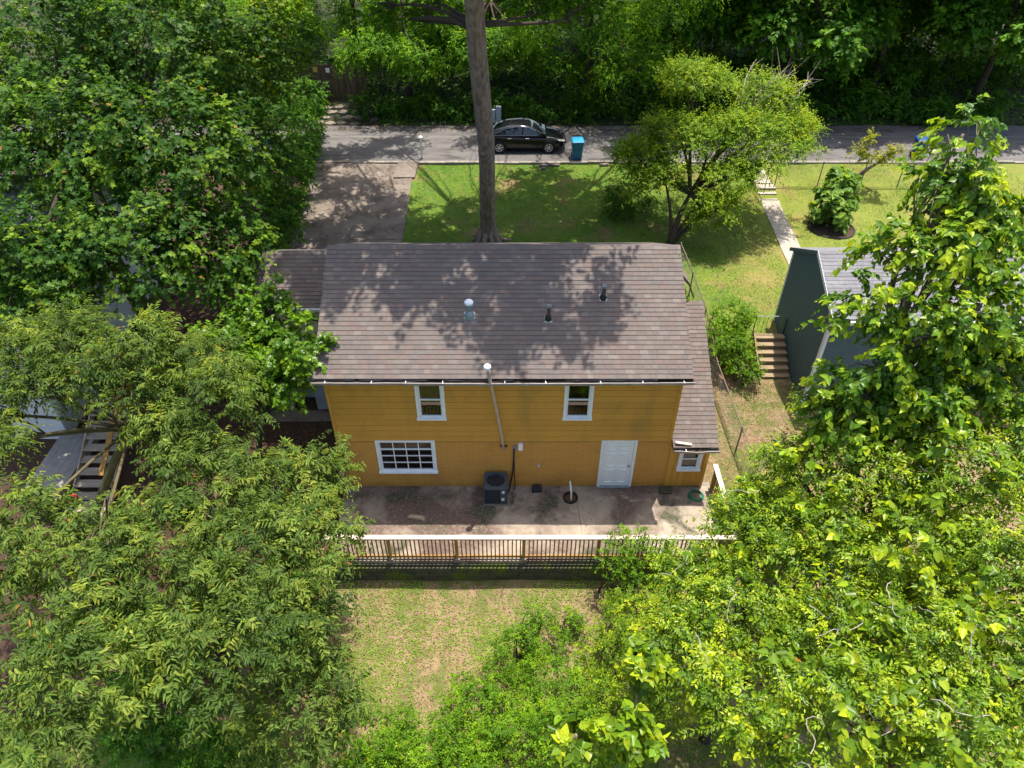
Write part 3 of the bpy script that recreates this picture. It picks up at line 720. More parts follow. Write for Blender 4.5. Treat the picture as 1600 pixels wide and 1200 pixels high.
# top: square plate with round opening, ring, fan
n = 32; vs = []; fs = []
for j in range(n):
    a = 2 * math.pi * j / n; c, s_ = math.cos(a), math.sin(a); q = max(abs(c), abs(s_))
    sq = (min(1, 1.0) / q)
    vs += [(.29 * c, .27 * s_, .80), (.365 * c * min(sq, 1.30), .345 * s_ * min(sq, 1.30), .79), (.375 * c * min(sq, 1.30), .355 * s_ * min(sq, 1.30), .74), (.27 * c, .25 * s_, .62)]
for j in range(n):
    a, b = j * 4, ((j + 1) % n) * 4
    fs += [(a, a + 1, b + 1, b), (a + 1, a + 2, b + 2, b + 1), (a + 3, a, b, b + 3)]
MB().add(vs, fs).build('top_cover', M_acbody, ac)
MB().lathe([(0, .60), (.28, .60), (.28, .61), (0, .61)], (0, 0, 0), 24).build('well', M_black, ac)
MB().lathe([(0, .70), (.075, .695), (.085, .66), (.08, .62)], (0, 0, 0), 16).build('motor_hub', M_acbody, ac, smooth=True)
for k in range(3):
    a = k * 2.094 + 3.75; p = []
    for da, r, z in ((-.30, .08, .65), (-.42, .255, .64), (.42, .255, .69), (.30, .08, .68)): p.append((r * math.cos(a + da), r * .95 * math.sin(a + da), z))
    MB().hexa([(x, y, z - .006) for x, y, z in p] + p).build('fan_blade', M_blade if k == 0 else M_acbody, ac)
for r in (.14, .21, .28):
    m = MB(); m.tube([(r * math.cos(t * .2618), r * .95 * math.sin(t * .2618), .80) for t in range(25)], .0025, 5, cap=False); m.build('guard_ring', M_acbody, ac)
for t in range(8):
    a = t * math.pi / 4; MB().bar((.05 * math.cos(a), .05 * math.sin(a), .805), (.29 * math.cos(a), .275 * math.sin(a), .802), .006, .006).build('guard_spoke', M_acbody, ac)
# sump ring with pipe
sp = thing('sump_basin', 'round black drain basin with an upright white pipe on the patio', 'drain basin', (1.85, -.52, 0))
MB().lathe([(.20, -.08), (.235, .0), (.235, .045), (.20, .05), (.19, .0), (.185, -.08)], (0, 0, .03), 28).build('rim', M_black, sp, smooth=True)
MB().lathe([(0, 0), (.2, .0)], (0, 0, .012), 24).build('muddy_bottom', mat('mud', (0.11, 0.055, 0.02), (0.05, 0.03, 0.015), .8, 8), sp)
MB().tube([(.02, -.06, .01), (.015, -.03, .3), (-.03, .18, .62)], .026, 10).build('pipe', M_pvc, sp)
o = MB().hexa([(.62, -.30, 0), (.98, -.28, 0), (.96, -.02, 0), (.64, -.03, 0), (.66, -.27, .13), (.94, -.25, .13), (.93, -.05, .15), (.67, -.05, .15)]).build('splash_block', M_dark, bevel=.015)
tag(o, 'small black plastic box on the patio at the wall foot, right of the air conditioner', 'box')
o = MB().box(4.70, 5.10, -.34, -.08, -.003, .07).build('stone_step', M_block, bevel=.02); tag(o, 'dark mossy slab at the wall foot left of the green hose', 'stone slab')
hs = MB(); 
for k in range(4):
    r = .235 - .012 * k; pts = [(5.86 + r * math.cos(t * .2618 + k) + .02 * math.sin(k * 2.1), -.42 + r * .95 * math.sin(t * .2618 + k) + .012 * math.cos(k * 3), .014 + .022 * k + .004 * math.sin(t)) for t in range(25)]
    hs.tube(pts, .013, 6)
hs.tube([(5.63, -.36, .02), (5.58, -.55, .016), (5.66, -.68, .016), (5.5, -.74, .016)], .013, 6)
o = hs.build('garden_hose', M_hose, smooth=True); tag(o, 'coiled green garden hose lying in the right corner of the patio', 'hose')

# railings
def railing(name, label, p0, p1, posts, nb, h=1.0, skip=None):
    p0 = Vector(p0); p1 = Vector(p1); L = (p1 - p0).length; d = (p1 - p0).normalized(); nrm = Vector((-d.y, d.x, 0))
    t = thing(name, label, 'railing', tuple(p0), world=True)
    q = random.Random(int(L * 100))
    def pt(s, o=0, z=0): return p0 + d * s + nrm * o + Vector((0, 0, z))
    MB().bar(pt(-.07, 0, h), pt(L + .07, 0, h), .15, .036).build('top_rail', M_woodtop, t, bevel=.006)
    MB().bar(pt(0, 0, h - .07), pt(L, 0, h - .07), .04, .085).build('upper_rail', M_wood, t)
    MB().bar(pt(0, 0, .12), pt(L, 0, .12), .04, .085).build('lower_rail', M_wood, t)
    for s in posts:
        MB().bar(pt(s, .0, .03), pt(s, .0, h - .02), .09, .09).build('post', M_wood, t, bevel=.005)
        MB().bar(pt(s, -.01, -.06), pt(s, -.01, .08), .16, .16).build('post_base', M_kerb, t)
    for i in range(nb):
        s = L * (i + .5) / nb
        if min(abs(s - w) for w in posts) < .07: continue
        j = q.uniform(-.006, .006)
        MB().bar(pt(s + j, -.038, .055), pt(s + j + q.uniform(-.006, .006), -.038, h - .03), .034, .034).build('baluster', M_balus, t)
    return t
railing('patio_railing', 'long wooden railing with thin balusters along the front edge of the patio', (-5.26, -2.80, 0), (6.36, -2.80, 0), [0, 1.72, 3.66, 5.6, 7.75, 9.7, 11.62], 96)
railing('side_railing', 'short wooden railing along the right end of the patio', (6.38, -2.58, 0), (6.38, -.05, 0), [.1, 2.4], 18)
railing('corner_railing', 'short leftmost wooden railing beside the yellow wall corner', (-5.28, -.55, 0), (-5.28, -.1, 0), [0.02], 4, .95)

# ------------------------------------------------------------------ black car
def car():
    c = thing('black_car', 'shiny black sedan parked on the street behind the big trunk', 'car', (0.63, 24.62, 1.215))
    st = [(-2.42, .66, .42, .80), (-2.36, .80, .33, .98), (-2.1, .87, .26, 1.06), (-1.7, .905, .21, 1.08), (-1.0, .915, .19, 1.02), (0, .915, .19, .985), (.8, .915, .19, .965), (1.2, .91, .19, .96), (1.6, .90, .20, .91), (2.0, .86, .22, .83), (2.28, .76, .26, .72), (2.42, .58, .33, .60)]
    rings = []
    for x, w, zb, zt in st:
        h = zt - zb
        half = [(0, zb), (w * .88, zb), (w * .985, zb + .12 * h), (w, zb + .42 * h), (w * .985, zb + .66 * h), (w * .955, zb + .86 * h), (w * .84, zt - .01), (w * .45, zt + .022), (0, zt + .03)]
        rings.append([(x, -y, z) for y, z in half] + [(x, y, z) for y, z in reversed(half[1:-1])])
    m = MB(); m.loft(rings); b = m.build('body', M_carp, c, smooth=True)
    sd = b.modifiers.new('sub', 'SUBSURF'); sd.levels = 1; sd.render_levels = 2
    # cabin
    prof = [(-1.95, 1.06), (-1.45, 1.28), (-.85, 1.44), (-.2, 1.485), (.3, 1.45), (.75, 1.27), (1.32, .97)]
    rings = []
    for i, (x, z) in enumerate(prof):
        wt = .66 - .10 * abs(x) / 1.9; wb = .845; zb = .95
        f = (z - .97) / .5; wtop = wb + (wt - wb) * f
        rings.append([(x, -wb, zb), (x, -wtop - .01, z - .03), (x, -wtop * .8, z + .005), (x, 0, z + .025), (x, wtop * .8, z + .005), (x, wtop + .01, z - .03), (x, wb, zb)])
    m = MB(); m.loft(rings); cb = m.build('cabin', M_carp, c, smooth=True)
    def cabw(x, z):
        for (xa, za), (xb, zb_) in zip(prof, prof[1:]):
            if xa <= x <= xb:
                zt = za + (zb_ - za) * (x - xa) / (xb - xa); break
        wt = .66 - .10 * abs(x) / 1.9; f = (zt - .97) / .5; wtop = .845 + (wt - .845) * f
        u = (z - .95) / max(zt - .03 - .95, .01)
        return .845 + (wtop + .01 - .845) * u
    for s in (-1, 1):
        for nm, poly in (('front_window', [(-.02, 1.03), (.93, 1.02), (.42, 1.33), (.02, 1.395)]), ('rear_window', [(-1.0, 1.06), (-.10, 1.035), (-.06, 1.40), (-.62, 1.39), (-.95, 1.28)]), ('quarter_window', [(-1.42, 1.10), (-1.07, 1.07), (-1.03, 1.255), (-1.15, 1.235)])):
            p = [(x, s * (cabw(x, z) + .012), z) for x, z in poly]
            MB().add(p, [tuple(range(len(p))) if s < 0 else tuple(reversed(range(len(p))))]).build(nm, M_carg, cb)
        ch = [(x, s * (cabw(x, z) + .016), z) for x, z in [(-1.62, 1.10), (-1.25, 1.245), (-.9, 1.355), (-.4, 1.425), (0, 1.432), (.35, 1.385), (.7, 1.22)]]
        MB().tube(ch, .011, 5).build('chrome_strip', M_chrome, cb)
        MB().tube([(x, s * (.868 if x < 1 else .85), 1.02) for x in (-1.7, -1.0, 0, .9)], .009, 5).build('belt_strip', M_chrome, c)
        for x in (-.78, .22):
            MB().bar((x - .1, s * .925, .86), (x + .1, s * .925, .86), .03, .035).build('door_handle', M_chrome, c, bevel=.01)
        for x in (-.06, -1.05, 1.02): MB().bar((x, s * .919, .30), (x - .02, s * .905, .92), .006, .01).build('door_gap', M_black, c)
        for x in (-1.34, 1.436):
            MB().lathe([(0, .0), (.375, .0), (.375, -.2)], (0, 0, 0), 28)
            a = MB(); a.tube([(x, s * .80, .335), (x, s * .917, .335)], .385, 28); a.build('wheel_arch', M_black, c)
            w = MB(); prof_w = [(.20, .0), (.22, .008), (.31, .01), (.335, -.02), (.335, -.19), (.2, -.2)]
            w.lathe(prof_w, (0, 0, 0), 28); wo_ = w.build('tyre', M_black, c, smooth=True); wo_.rotation_euler = (R(90) if s < 0 else R(-90), 0, 0); wo_.location = (x, s * .925, .335)
            r_ = MB(); r_.lathe([(.225, .012), (.215, .02), (.195, .005), (.19, -.05), (0, -.05)], (0, 0, 0), 24)
            for k in range(6):
                an = k * math.pi / 3 + .2
                r_.bar((.03 * math.cos(an), .03 * math.sin(an), .0), (.21 * math.cos(an), .21 * math.sin(an), .006), .055, .02)
            r_.lathe([(0, .015), (.045, .012), (.05, -.02)], (0, 0, 0), 12)
            r_.build('rim', [M_rim], wo_)
        hl = [(1.98, s * .862, .70), (2.20, s * .80, .66), (2.36, s * .66, .62), (2.30, s * .66, .72), (2.10, s * .775, .79), (1.88, s * .845, .80)]
        MB().add([(x + .012, y * 1.012, z + .012) for x, y, z in hl], [tuple(range(6))] if s < 0 else [tuple(reversed(range(6)))]).build('headlight', M_lamp, c)
        tl = [(-2.18, s * .855, .78), (-2.38, s * .73, .80), (-2.40, s * .66, .93), (-2.2, s * .82, .97)]
        MB().add([(x - .015, y * 1.02, z + .01) for x, y, z in tl], [tuple(reversed(range(4))) if s < 0 else tuple(range(4))]).build('tail_light', M_red, c)
        mr = MB(); mr.hexa([(.80, s * .90, 1.0), (.98, s * .90, 1.0), (.98, s * 1.06, 1.02), (.84, s * 1.06, 1.02), (.82, s * .90, 1.10), (.95, s * .90, 1.10), (.94, s * 1.05, 1.12), (.86, s * 1.05, 1.12)]); mr.build('mirror', M_carp, c, bevel=.02)
        MB().bar((2.2, s * .74, .42), (2.33, s * .60, .42), .04, .04).build('fog_lamp', M_lamp, c)
    def slant(xa, za, xb, zb_, wa, wb, nm, mt):
        n = Vector((-(zb_ - za), 0, xb - xa)).normalized() * .034
        p = [Vector((xa, -wa, za - .02)) + n, Vector((xb, -wb, zb_ - .02)) + n, Vector((xb, 0, zb_ + .006)) + n, Vector((xb, wb, zb_ - .02)) + n, Vector((xa, wa, za - .02)) + n, Vector((xa, 0, za + .006)) + n]
        MB().add(p, [(0, 1, 2, 5), (5, 2, 3, 4)]).build(nm, mt, cb)
    slant(.42, 1.395, 1.24, 1.005, .56, .70, 'windscreen', M_cargw); slant(-1.86, 1.10, -.98, 1.405, .64, .54, 'rear_screen', M_carg)
    MB().box(2.30, 2.425, -.45, .45, .42, .58).build('grille', M_black, c, bevel=.02)
    MB().box(2.36, 2.44, -.26, .26, .34, .41).build('bumper_slot', M_dark, c)
    MB().bar((1.24, -.7, .985), (1.24, .7, .985), .05, .02).build('wiper_cowl', M_black, c)
car()

# ------------------------------------------------------------------ wheeled bins
def bin_(label, loc, rz, body, lid):
    t = thing('wheeled_bin', label, 'bin', loc, 'wheeled bins at the street', rz)
    def ring(w, d, z, r=.05):
        o = []
        for cx, cy, a0 in ((w - r, d - r, 0), (-w + r, d - r, 90), (-w + r, -d + r, 180), (w - r, -d + r, 270)):
            for k in range(4): a = R(a0 + 30 * k); o.append((cx + r * math.cos(a), cy + r * math.sin(a), z))
        return o
    m = MB(); m.loft([ring(.25, .27, .03), ring(.26, .28, .25), ring(.30, .34, .94), ring(.30, .34, .96)]); b = m.build('body', body, t)
    m = MB(); m.loft([ring(.325, .37, .93), ring(.325, .37, .985)]); m.build('rim', body, b)
    m = MB(); m.loft([ring(.335, .385, .987), ring(.335, .385, 1.02), ring(.28, .32, 1.075), ring(.15, .2, 1.09)]); l = m.build('lid', lid, t)
    MB().tube([(-.25, .40, 1.0), (-.25, .44, 1.01), (.25, .44, 1.01), (.25, .40, 1.0)], .018, 8).build('handle', body, t)
    for s in (-1, 1): MB().cyl((s * .20, .30, .12), (s * .27, .30, .12), .12, n=18).build('wheel', M_black, t)
    MB().box(-.28, .28, -.345, -.30, .55, .57).build('grab_bar', body, b)
    return t
bin_('blue bin with bright blue lid standing at the kerb right of the black car', (3.62, 23.15, 1.2), .06, M_bin, M_binlid)
bin_('deep blue bin at the far right of the street behind the tall leafy tree', (22.7, 23.3, 1.2), -.1, M_bin2, M_bin2)
bin_('blue bin at the left end of the street half hidden by maple leaves', (-14.1, 24.6, 1.2), .2, M_bin, M_binlid)

# street-side posts, cabinets, stones
t = thing('white_post', 'slim white post with a rounded cap at the street end of the driveway', 'post', (-5.02, 23.1, 1.18))
MB().cyl((0, 0, 0), (0, 0, 1.16), .055, n=12).build('pipe', M_pvc, t)
MB().lathe([(.06, 1.13), (.115, 1.15), (.115, 1.22), (.07, 1.27), (0, 1.285)], (0, 0, 0), 14).build('cap', M_trim, t)
MB().lathe([(.10, 0), (.09, .05), (.06, .08)], (0, 0, 0), 12).build('base', M_kerb, t)
for i, (x, w, h, lb) in enumerate(((-1.12, .10, .95, 'narrow grey utility pedestal across the street, left one of the pair'), (-.82, .15, 1.12, 'taller grey utility pedestal across the street, right one of the pair'))):
    t = thing('utility_pedestal', lb, 'pedestal', (x, 28.35, H(x, 28.35)), 'utility pedestals across the street')
    MB().box(-w, w, -w * .8, w * .8, 0, h * .55).build('base', M_greyp, t, bevel=.02)
    MB().box(-w * 1.08, w * 1.08, -w * .88, w * .88, h * .5, h).build('hood', M_greyp, t, bevel=.04)
for i, (x, y, sx, sy, lb) in enumerate(((1.75, 22.25, .28, .14, 'flat grey stone on the lawn edge in front of the car, left one'), (2.35, 22.28, .34, .13, 'flat grey stone on the lawn edge in front of the car, right one'), (1.72, 21.85, .14, .10, 'small round stone on the lawn just below the two flat stones'), (5.1, 22.3, .32, .11, 'flat pale stone at the lawn edge right of the blue bin'))):
    q = random.Random(i); pts0 = []; z = H(x, y)
    r0 = [(x + sx * math.cos(k * .7854) * q.uniform(.85, 1.1), y + sy * math.sin(k * .7854) * q.uniform(.85, 1.1)) for k in range(8)]
    m = MB(); m.loft([[(a, b, z - .1) for a, b in r0], [(a, b, z + .08) for a, b in r0], [(x + (a - x) * .8, y + (b - y) * .8, z + .13) for a, b in r0]])
    o = m.build('edge_stone', M_stone, bevel=.015); tag(o, lb, 'stone', 'stones at the lawn edge')
# flagstones across the street
fl = struct(MB().box(-12.4, -8.4, 28.3, 31.2, 1.0, 1.16).build('flagstone_path', M_mulch))
q = random.Random(5)
for j in range(4):
    for i in range(5):
        x = -12.0 + i * .74 + (j % 2) * .36 + q.uniform(-.1, .1); y = 28.5 + j * .66 + q.uniform(-.08, .08); z = H(x, y)
        if q.random() < .12: continue
        r = [(x + .36 * math.cos(k * 1.047 + q.uniform(-.3, .3)) * q.uniform(.85, 1.15), y + .32 * math.sin(k * 1.047) * q.uniform(.85, 1.15)) for k in range(6)]
        m = MB(); m.loft([[(a, b, z - .05) for a, b in r], [(a, b, z + .05 + q.uniform(-.02, .03)) for a, b in r]]); m.build('stone', M_stone, fl)
# wooden fence beyond the street
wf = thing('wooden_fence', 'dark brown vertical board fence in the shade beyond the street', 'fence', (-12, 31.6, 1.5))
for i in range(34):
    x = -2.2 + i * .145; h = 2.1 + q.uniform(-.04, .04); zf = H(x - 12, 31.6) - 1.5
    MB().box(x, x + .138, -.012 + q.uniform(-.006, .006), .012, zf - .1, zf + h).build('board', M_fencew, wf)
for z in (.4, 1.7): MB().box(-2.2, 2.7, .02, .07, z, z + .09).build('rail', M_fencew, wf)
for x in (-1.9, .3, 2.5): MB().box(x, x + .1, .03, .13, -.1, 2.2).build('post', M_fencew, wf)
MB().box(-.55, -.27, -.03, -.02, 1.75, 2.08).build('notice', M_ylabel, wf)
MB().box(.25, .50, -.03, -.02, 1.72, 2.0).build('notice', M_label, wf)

# chain-link fences
def chain(name, label, pts, h, step=2.4, railmat=None, mesh=True):
    P = [Vector((x, y, H(x, y))) for x, y in pts]
    t = thing(name, label, 'fence', tuple(P[0]), world=True)
    rail = []; k = 0
    for a, b in zip(P, P[1:]):
        L = (b - a).length; n = max(1, round(L / step))
        for i in range(n + (1 if b is P[-1] else 0)):
            p = a.lerp(b, i / n); p.z = H(p.x, p.y)
            MB().cyl(p - Vector((0, 0, .1)), p + Vector((0, 0, h + .03)), .03, n=8).build('post', M_steel, t)
            MB().lathe([(.034, 0), (.03, .03), (0, .045)], (p.x, p.y, p.z + h + .02), 8).build('post_cap', M_steel, t)
            rail.append(p + Vector((0, 0, h)))
    MB().tube(rail, .021, 8).build('top_rail', railmat or M_steel, t)
    if mesh:
        m = MB()
        for p, q_ in zip(rail, rail[1:]):
            L = (q_ - p).length; n = int(L / .11)
            for i in range(n):
                for s in (0, 1):
                    u0 = i / n; u1 = min(1, max(0, (i + (h / .11 if not s else -h / .11)) / n))
                    f = abs(u1 - u0) * n * .11 / h
                    if f < .05: continue
                    a = p.lerp(q_, u0); b = p.lerp(q_, u1) - Vector((0, 0, h * f))
                    m.bar(a, b, .004, .004)
        tag(m.build('wire_mesh', M_steel, t), kind='stuff')
    return t
chain('chain_link_fence', 'rusty chain link fence running front to back between the two houses', [(7.42, 12.4), (7.55, 7.6), (7.5, 4.9), (7.7, 1.8), (7.9, -2.5)], 1.12, 2.4, M_steelr)
chain('chain_link_fence', 'chain link fence across the neighbouring front lawn near the street', [(13.75, 19.75), (18.2, 19.7), (24, 19.6)], 1.25, 2.3)
chain('chain_link_fence', 'chain link fence from the spreading tree to the front steps', [(8.2, 19.6), (12.45, 19.65)], 1.2, 2.1)
g = thing('walk_gate', 'open rusty metal gate at the top of the front steps', 'gate', (12.55, 19.6, H(12.55, 19.6)))
MB().tube([(0, 0, .05), (0, 0, 1.2), (.35, -.85, 1.2), (.35, -.85, .05), (0, 0, .05)], .022, 8).build('frame', M_steelr, g)
MB().bar((0, 0, .06), (.35, -.85, 1.18), .015, .015).build('brace', M_steelr, g)
MB().cyl((-.08, 0, -.1), (-.08, 0, 1.3), .035, n=8).build('hinge_post', M_steelr, g)
for k in range(7): MB().bar((.05 * k + .02, -.12 * k - .05, .06), (.05 * k + .02, -.12 * k - .05, 1.19), .005, .005).build('wire', M_steel, g)
# ------------------------------------------------------------------ teal house on the right
th = thing('teal_house', 'dark teal sided neighbouring house with grey shingle roof on the right', 'house', (10.6, 4, 0))
# gable wall faces -x at x=0 local; y from 0 (rear) to 4.2; extends to the right
GB = -.5
m = MB(); m.box(0, 8.5, 0, 4.2, GB, 3.9); m.add([(0, 0, 3.9), (0, 4.2, 3.9), (0, 2.2, 4.88), (8.5, 0, 3.9), (8.5, 4.2, 3.9), (8.5, 2.2, 4.88)], [(0, 2, 1), (3, 4, 5), (0, 3, 5, 2), (1, 2, 5, 4)])
tw = m.build('wall', M_teal, th)
r = 0; z = GB
while z < 4.8:
    z1 = z + .175
    def yr(zz): return (0.0, 4.2) if zz <= 3.9 else ((zz - 3.9) / .98 * 2.2, 4.2 - (zz - 3.9) / .98 * 2.0)
    a0, b0 = yr(z); a1, b1 = yr(min(z1, 4.85))
    if b1 - a1 > .05: MB().hexa([(-.028, a0, z), (0, a0, z), (0, b0, z), (-.028, b0, z), (-.006, a1, z1), (0, a1, z1), (0, b1, z1), (-.006, b1, z1)]).build('board', M_teal, tw)
    if z1 < 3.9: MB().hexa([(0, -.028, z), (8.5, -.028, z), (8.5, 0, z), (0, 0, z), (0, -.006, z1), (8.5, -.006, z1), (8.5, 0, z1), (0, 0, z1)]).build('board', M_teal, tw)
    z = z1
MB().box(-.04, .09, -.05, .06, GB, 3.86).build('corner_trim', M_tealt, th)
MB().box(-.04, .06, 4.14, 4.23, GB, 3.86).build('corner_trim', M_tealt, th)
for (ya, za, yb, zb) in ((-.25, 3.82, 2.2, 4.96), (4.45, 3.82, 2.2, 4.96)):
    m = MB(); m.hexa([(-.08, ya, za - .02), (8.6, ya, za - .02), (8.6, yb, zb - .02), (-.08, yb, zb - .02), (-.08, ya, za + .08), (8.6, ya, za + .08), (8.6, yb, zb + .08), (-.08, yb, zb + .08)]) if ya < yb else m.hexa([(-.08, yb, zb - .02), (8.6, yb, zb - .02), (8.6, ya, za - .02), (-.08, ya, za - .02), (-.08, yb, zb + .08), (8.6, yb, zb + .08), (8.6, ya, za + .08), (-.08, ya, za + .08)])
    ro = m.build('roof', M_groof, th)
    if ya < 0:
        n = 18; sl_ = math.hypot(yb - ya, zb - za)
        for k in range(n):
            for i in range(7):
                t0 = k / n; t1 = (k + 1.25) / n; x0_ = -.09 + i * 1.2 - (k % 2) * .4; x1_ = min(x0_ + 1.195, 8.6); x0_ = max(x0_, -.09)
                f = lambda t_: (ya + (yb - ya) * min(t_, 1), za + .08 + (zb - za) * min(t_, 1))
                (y0_, z0_), (y1_, z1_) = f(t0), f(t1)
                MB().hexa([(x0_, y0_, z0_ + .004), (x1_, y0_, z0_ + .004), (x1_, y1_, z1_), (x0_, y1_, z1_), (x0_, y0_, z0_ + .018), (x1_, y0_, z0_ + .018), (x1_, y1_, z1_ + .004), (x0_, y1_, z1_ + .004)]).build('shingle', M_groof, ro)
    MB().hexa([(-.10, ya, za - .06), (-.08, ya, za - .06), (-.08, yb, zb - .06), (-.10, yb, zb - .06), (-.10, ya, za + .09), (-.08, ya, za + .09), (-.08, yb, zb + .09), (-.10, yb, zb + .09)]).build('rake_board', M_tealt if ya < 0 else M_teal, th)
MB().box(-.1, 8.6, -.36, -.26, 3.74, 3.85).build('gutter', M_tealt, th)
wn = MB(); wn.box(3.4, 4.5, -.06, .0, 1.2, 2.6); wn = wn.build('window', M_tealt, th); MB().box(3.5, 4.4, -.07, -.055, 1.3, 2.5).build('pane', M_carg, wn)
MB().tube([(-.02, -.1, 3.75), (-.02, -.08, 3.3), (-.06, -.08, .2), (-.3, -.5, -.1)], .045, 8).build('downspout', M_tealt, th)
# ------------------------------------------------------------------ timber steps beside it
ts = thing('timber_steps', 'weathered timber garden steps climbing between the bush and the teal wall', 'steps', (9.95, 5.1, -.2))
for k in range(7):
    y = .26 * k; z = .17 * (k + 1)
    MB().box(-.55, .58, y - .03, y + .27, z - .045, z).build('tread', M_stepwood, ts, bevel=.008)
    MB().box(-.53, .56, y, y + .03, z - .17, z - .047).build('riser', M_stepwood, ts)
MB().hexa([(-.62, -.05, -.1), (-.56, -.05, -.1), (-.56, 1.85, 1.0), (-.62, 1.85, 1.0), (-.62, -.05, .25), (-.56, -.05, .25), (-.56, 1.85, 1.38), (-.62, 1.85, 1.38)]).build('stringer', M_stepwood, ts)
hr = thing('step_handrail', 'dark metal pipe handrail frame at the top of the timber steps', 'handrail', (9.9, 7.0, .75))
MB().tube([(-.55, .0, -.2), (-.55, 0, 1.0), (.5, .0, 1.0), (.5, 0, -.2)], .025, 8).build('frame', M_steel, hr)
MB().tube([(.6, -.1, -.2), (.6, -.1, .95)], .03, 8).build('post', M_dark, hr)
for k in range(6): MB().cyl((-.4 + k * .16, 0, .0), (-.4 + k * .16, 0, 1.0), .006, n=5).build('rod', M_steel, hr)

# ------------------------------------------------------------------ white house on the left, seen through leaves
wh = thing('white_house', 'white sided neighbouring house glimpsed through the leaves at left', 'house', (-15.3, 2.2, 0))
m = MB(); m.box(-7, 0, 0, 10, -.2, 4.8); m.add([(0, 0, 4.8), (0, 10, 4.8), (0, 5, 7.2), (-7, 0, 4.8), (-7, 10, 4.8), (-7, 5, 7.2)], [(0, 1, 2), (3, 5, 4), (0, 2, 5, 3), (1, 4, 5, 2)]); hw = m.build('wall', M_wsid, wh)
for k in range(25):
    z = -.1 + k * .2
    MB().hexa([(0, 0, z), (.03, 0, z), (.03, 10, z), (0, 10, z), (0, 0, z + .2), (.006, 0, z + .2), (.006, 10, z + .2), (0, 10, z + .2)]).build('board', M_wsid, hw)
    MB().hexa([(-7, -.03, z), (0, -.03, z), (0, 0, z), (-7, 0, z), (-7, -.006, z + .2), (0, -.006, z + .2), (0, 0, z + .2), (-7, 0, z + .2)]).build('board', M_wsid, hw)
for (ya, za, yb, zb) in ((-.3, 4.75, 5, 7.3), (5, 7.3, 10.3, 4.75)):
    MB().hexa([(-7.2, ya, za - .06), (.25, ya, za - .06), (.25, yb, zb - .06), (-7.2, yb, zb - .06), (-7.2, ya, za + .06), (.25, ya, za + .06), (.25, yb, zb + .06), (-7.2, yb, zb + .06)]).build('roof', M_groof, wh)
# ------------------------------------------------------------------ left steps, bucket, panel
ls = thing('plank_stairs', 'old grey plank stairs with a brown handrail board seen through the left tree', 'stairs', (-13.3, -.6, -.1))
for k in range(9):
    y = .35 * k; z = .12 + .19 * k
    MB().box(-.62, .55, y, y + .30, z, z + .05).build('tread', M_oldwood, ls, bevel=.008)
MB().box(-.66, .60, -.75, -.02, -.05, .11).build('landing', M_oldwood, ls, bevel=.01)
for x in (-.66, .58): MB().hexa([(x, -.1, -.1), (x + .05, -.1, -.1), (x + .05, 3.3, 1.7), (x, 3.3, 1.7), (x, -.1, .12), (x + .05, -.1, .12), (x + .05, 3.3, 1.95), (x, 3.3, 1.95)]).build('stringer', M_oldwood, ls)
for y, z in ((.3, .2), (1.7, 1.0), (3.1, 1.7)): MB().box(.60, .69, y, y + .09, z - .3, z + 1.1).build('post', M_wood, ls)
MB().bar((.64, .1, 1.15), (.64, 3.3, 2.75), .05, .16, up=(1, 0, 0)).build('handrail', M_wood, ls)
bk = thing('bucket', 'black bucket with a red lid on the lowest plank of the left stairs', 'bucket', (-13.7, -.78, .03))
MB().lathe([(0, 0), (.13, 0), (.16, .30)], (0, 0, 0), 18).build('pail', M_black, bk)
MB().lathe([(.17, .29), (.172, .33), (.15, .345), (0, .35)], (0, 0, 0), 18).build('lid', M_red, bk)
M_deckp = mat('deck_paint', (.24, .225, .21), (.17, .16, .15), .7, 4)
pn = thing('grey_deck', 'pale grey deck floor left of the plank stairs under the left tree', 'deck', (-15.1, 0.3, 0))
for k in range(3, 8): MB().box(-1.0 + k * .25, -.757 + k * .25, -1.2, 1.8, .35, .40).build('plank', M_deckp, pn)
MB().box(-.25, .98, -1.1, 1.7, .15, .34).build('frame', M_oldwood, pn)
# ------------------------------------------------------------------ foliage
def nrm(a): return a / np.maximum(np.linalg.norm(a, axis=-1, keepdims=True), 1e-9)
def tmpl(outline, fold=.10, droop=.10):
    """half outline (x,y>0) from base to tip -> leaf template with a midrib fold, two halves"""
    up = [(x, y, fold * y * 2 - droop * x * x) for x, y in outline]; dn = [(x, -y, fold * y * 2 - droop * x * x) for x, y in outline]
    V = [(0, 0, 0)] + up + [(1, 0, -droop)] + dn[::-1]
    n = len(outline); F1 = list(range(0, n + 2)); F2 = [0] + list(range(n + 1, 2 * n + 2))
    return np.array(V, float), [F1[::-1], F2[::-1]]
T_DIAM = tmpl([(.45, .5)], .12, .12)
T_LANCE = tmpl([(.25, .42), (.6, .40)], .14, .22)
T_OVAL = tmpl([(.2, .42), (.65, .40)], .12, .15)
T_HEART = tmpl([(-.08, .22), (.10, .47), (.42, .50), (.75, .26)], .10, .22)
T_MAPLE = tmpl([(-.03, .46), (.20, .24), (.42, .60), (.56, .20)], .05, .12)
T_BLADE = (np.array([(0, -.5, 0), (0, .5, 0), (.6, .25, 0), (1, 0, 0)], float), [[0, 1, 2, 3]])
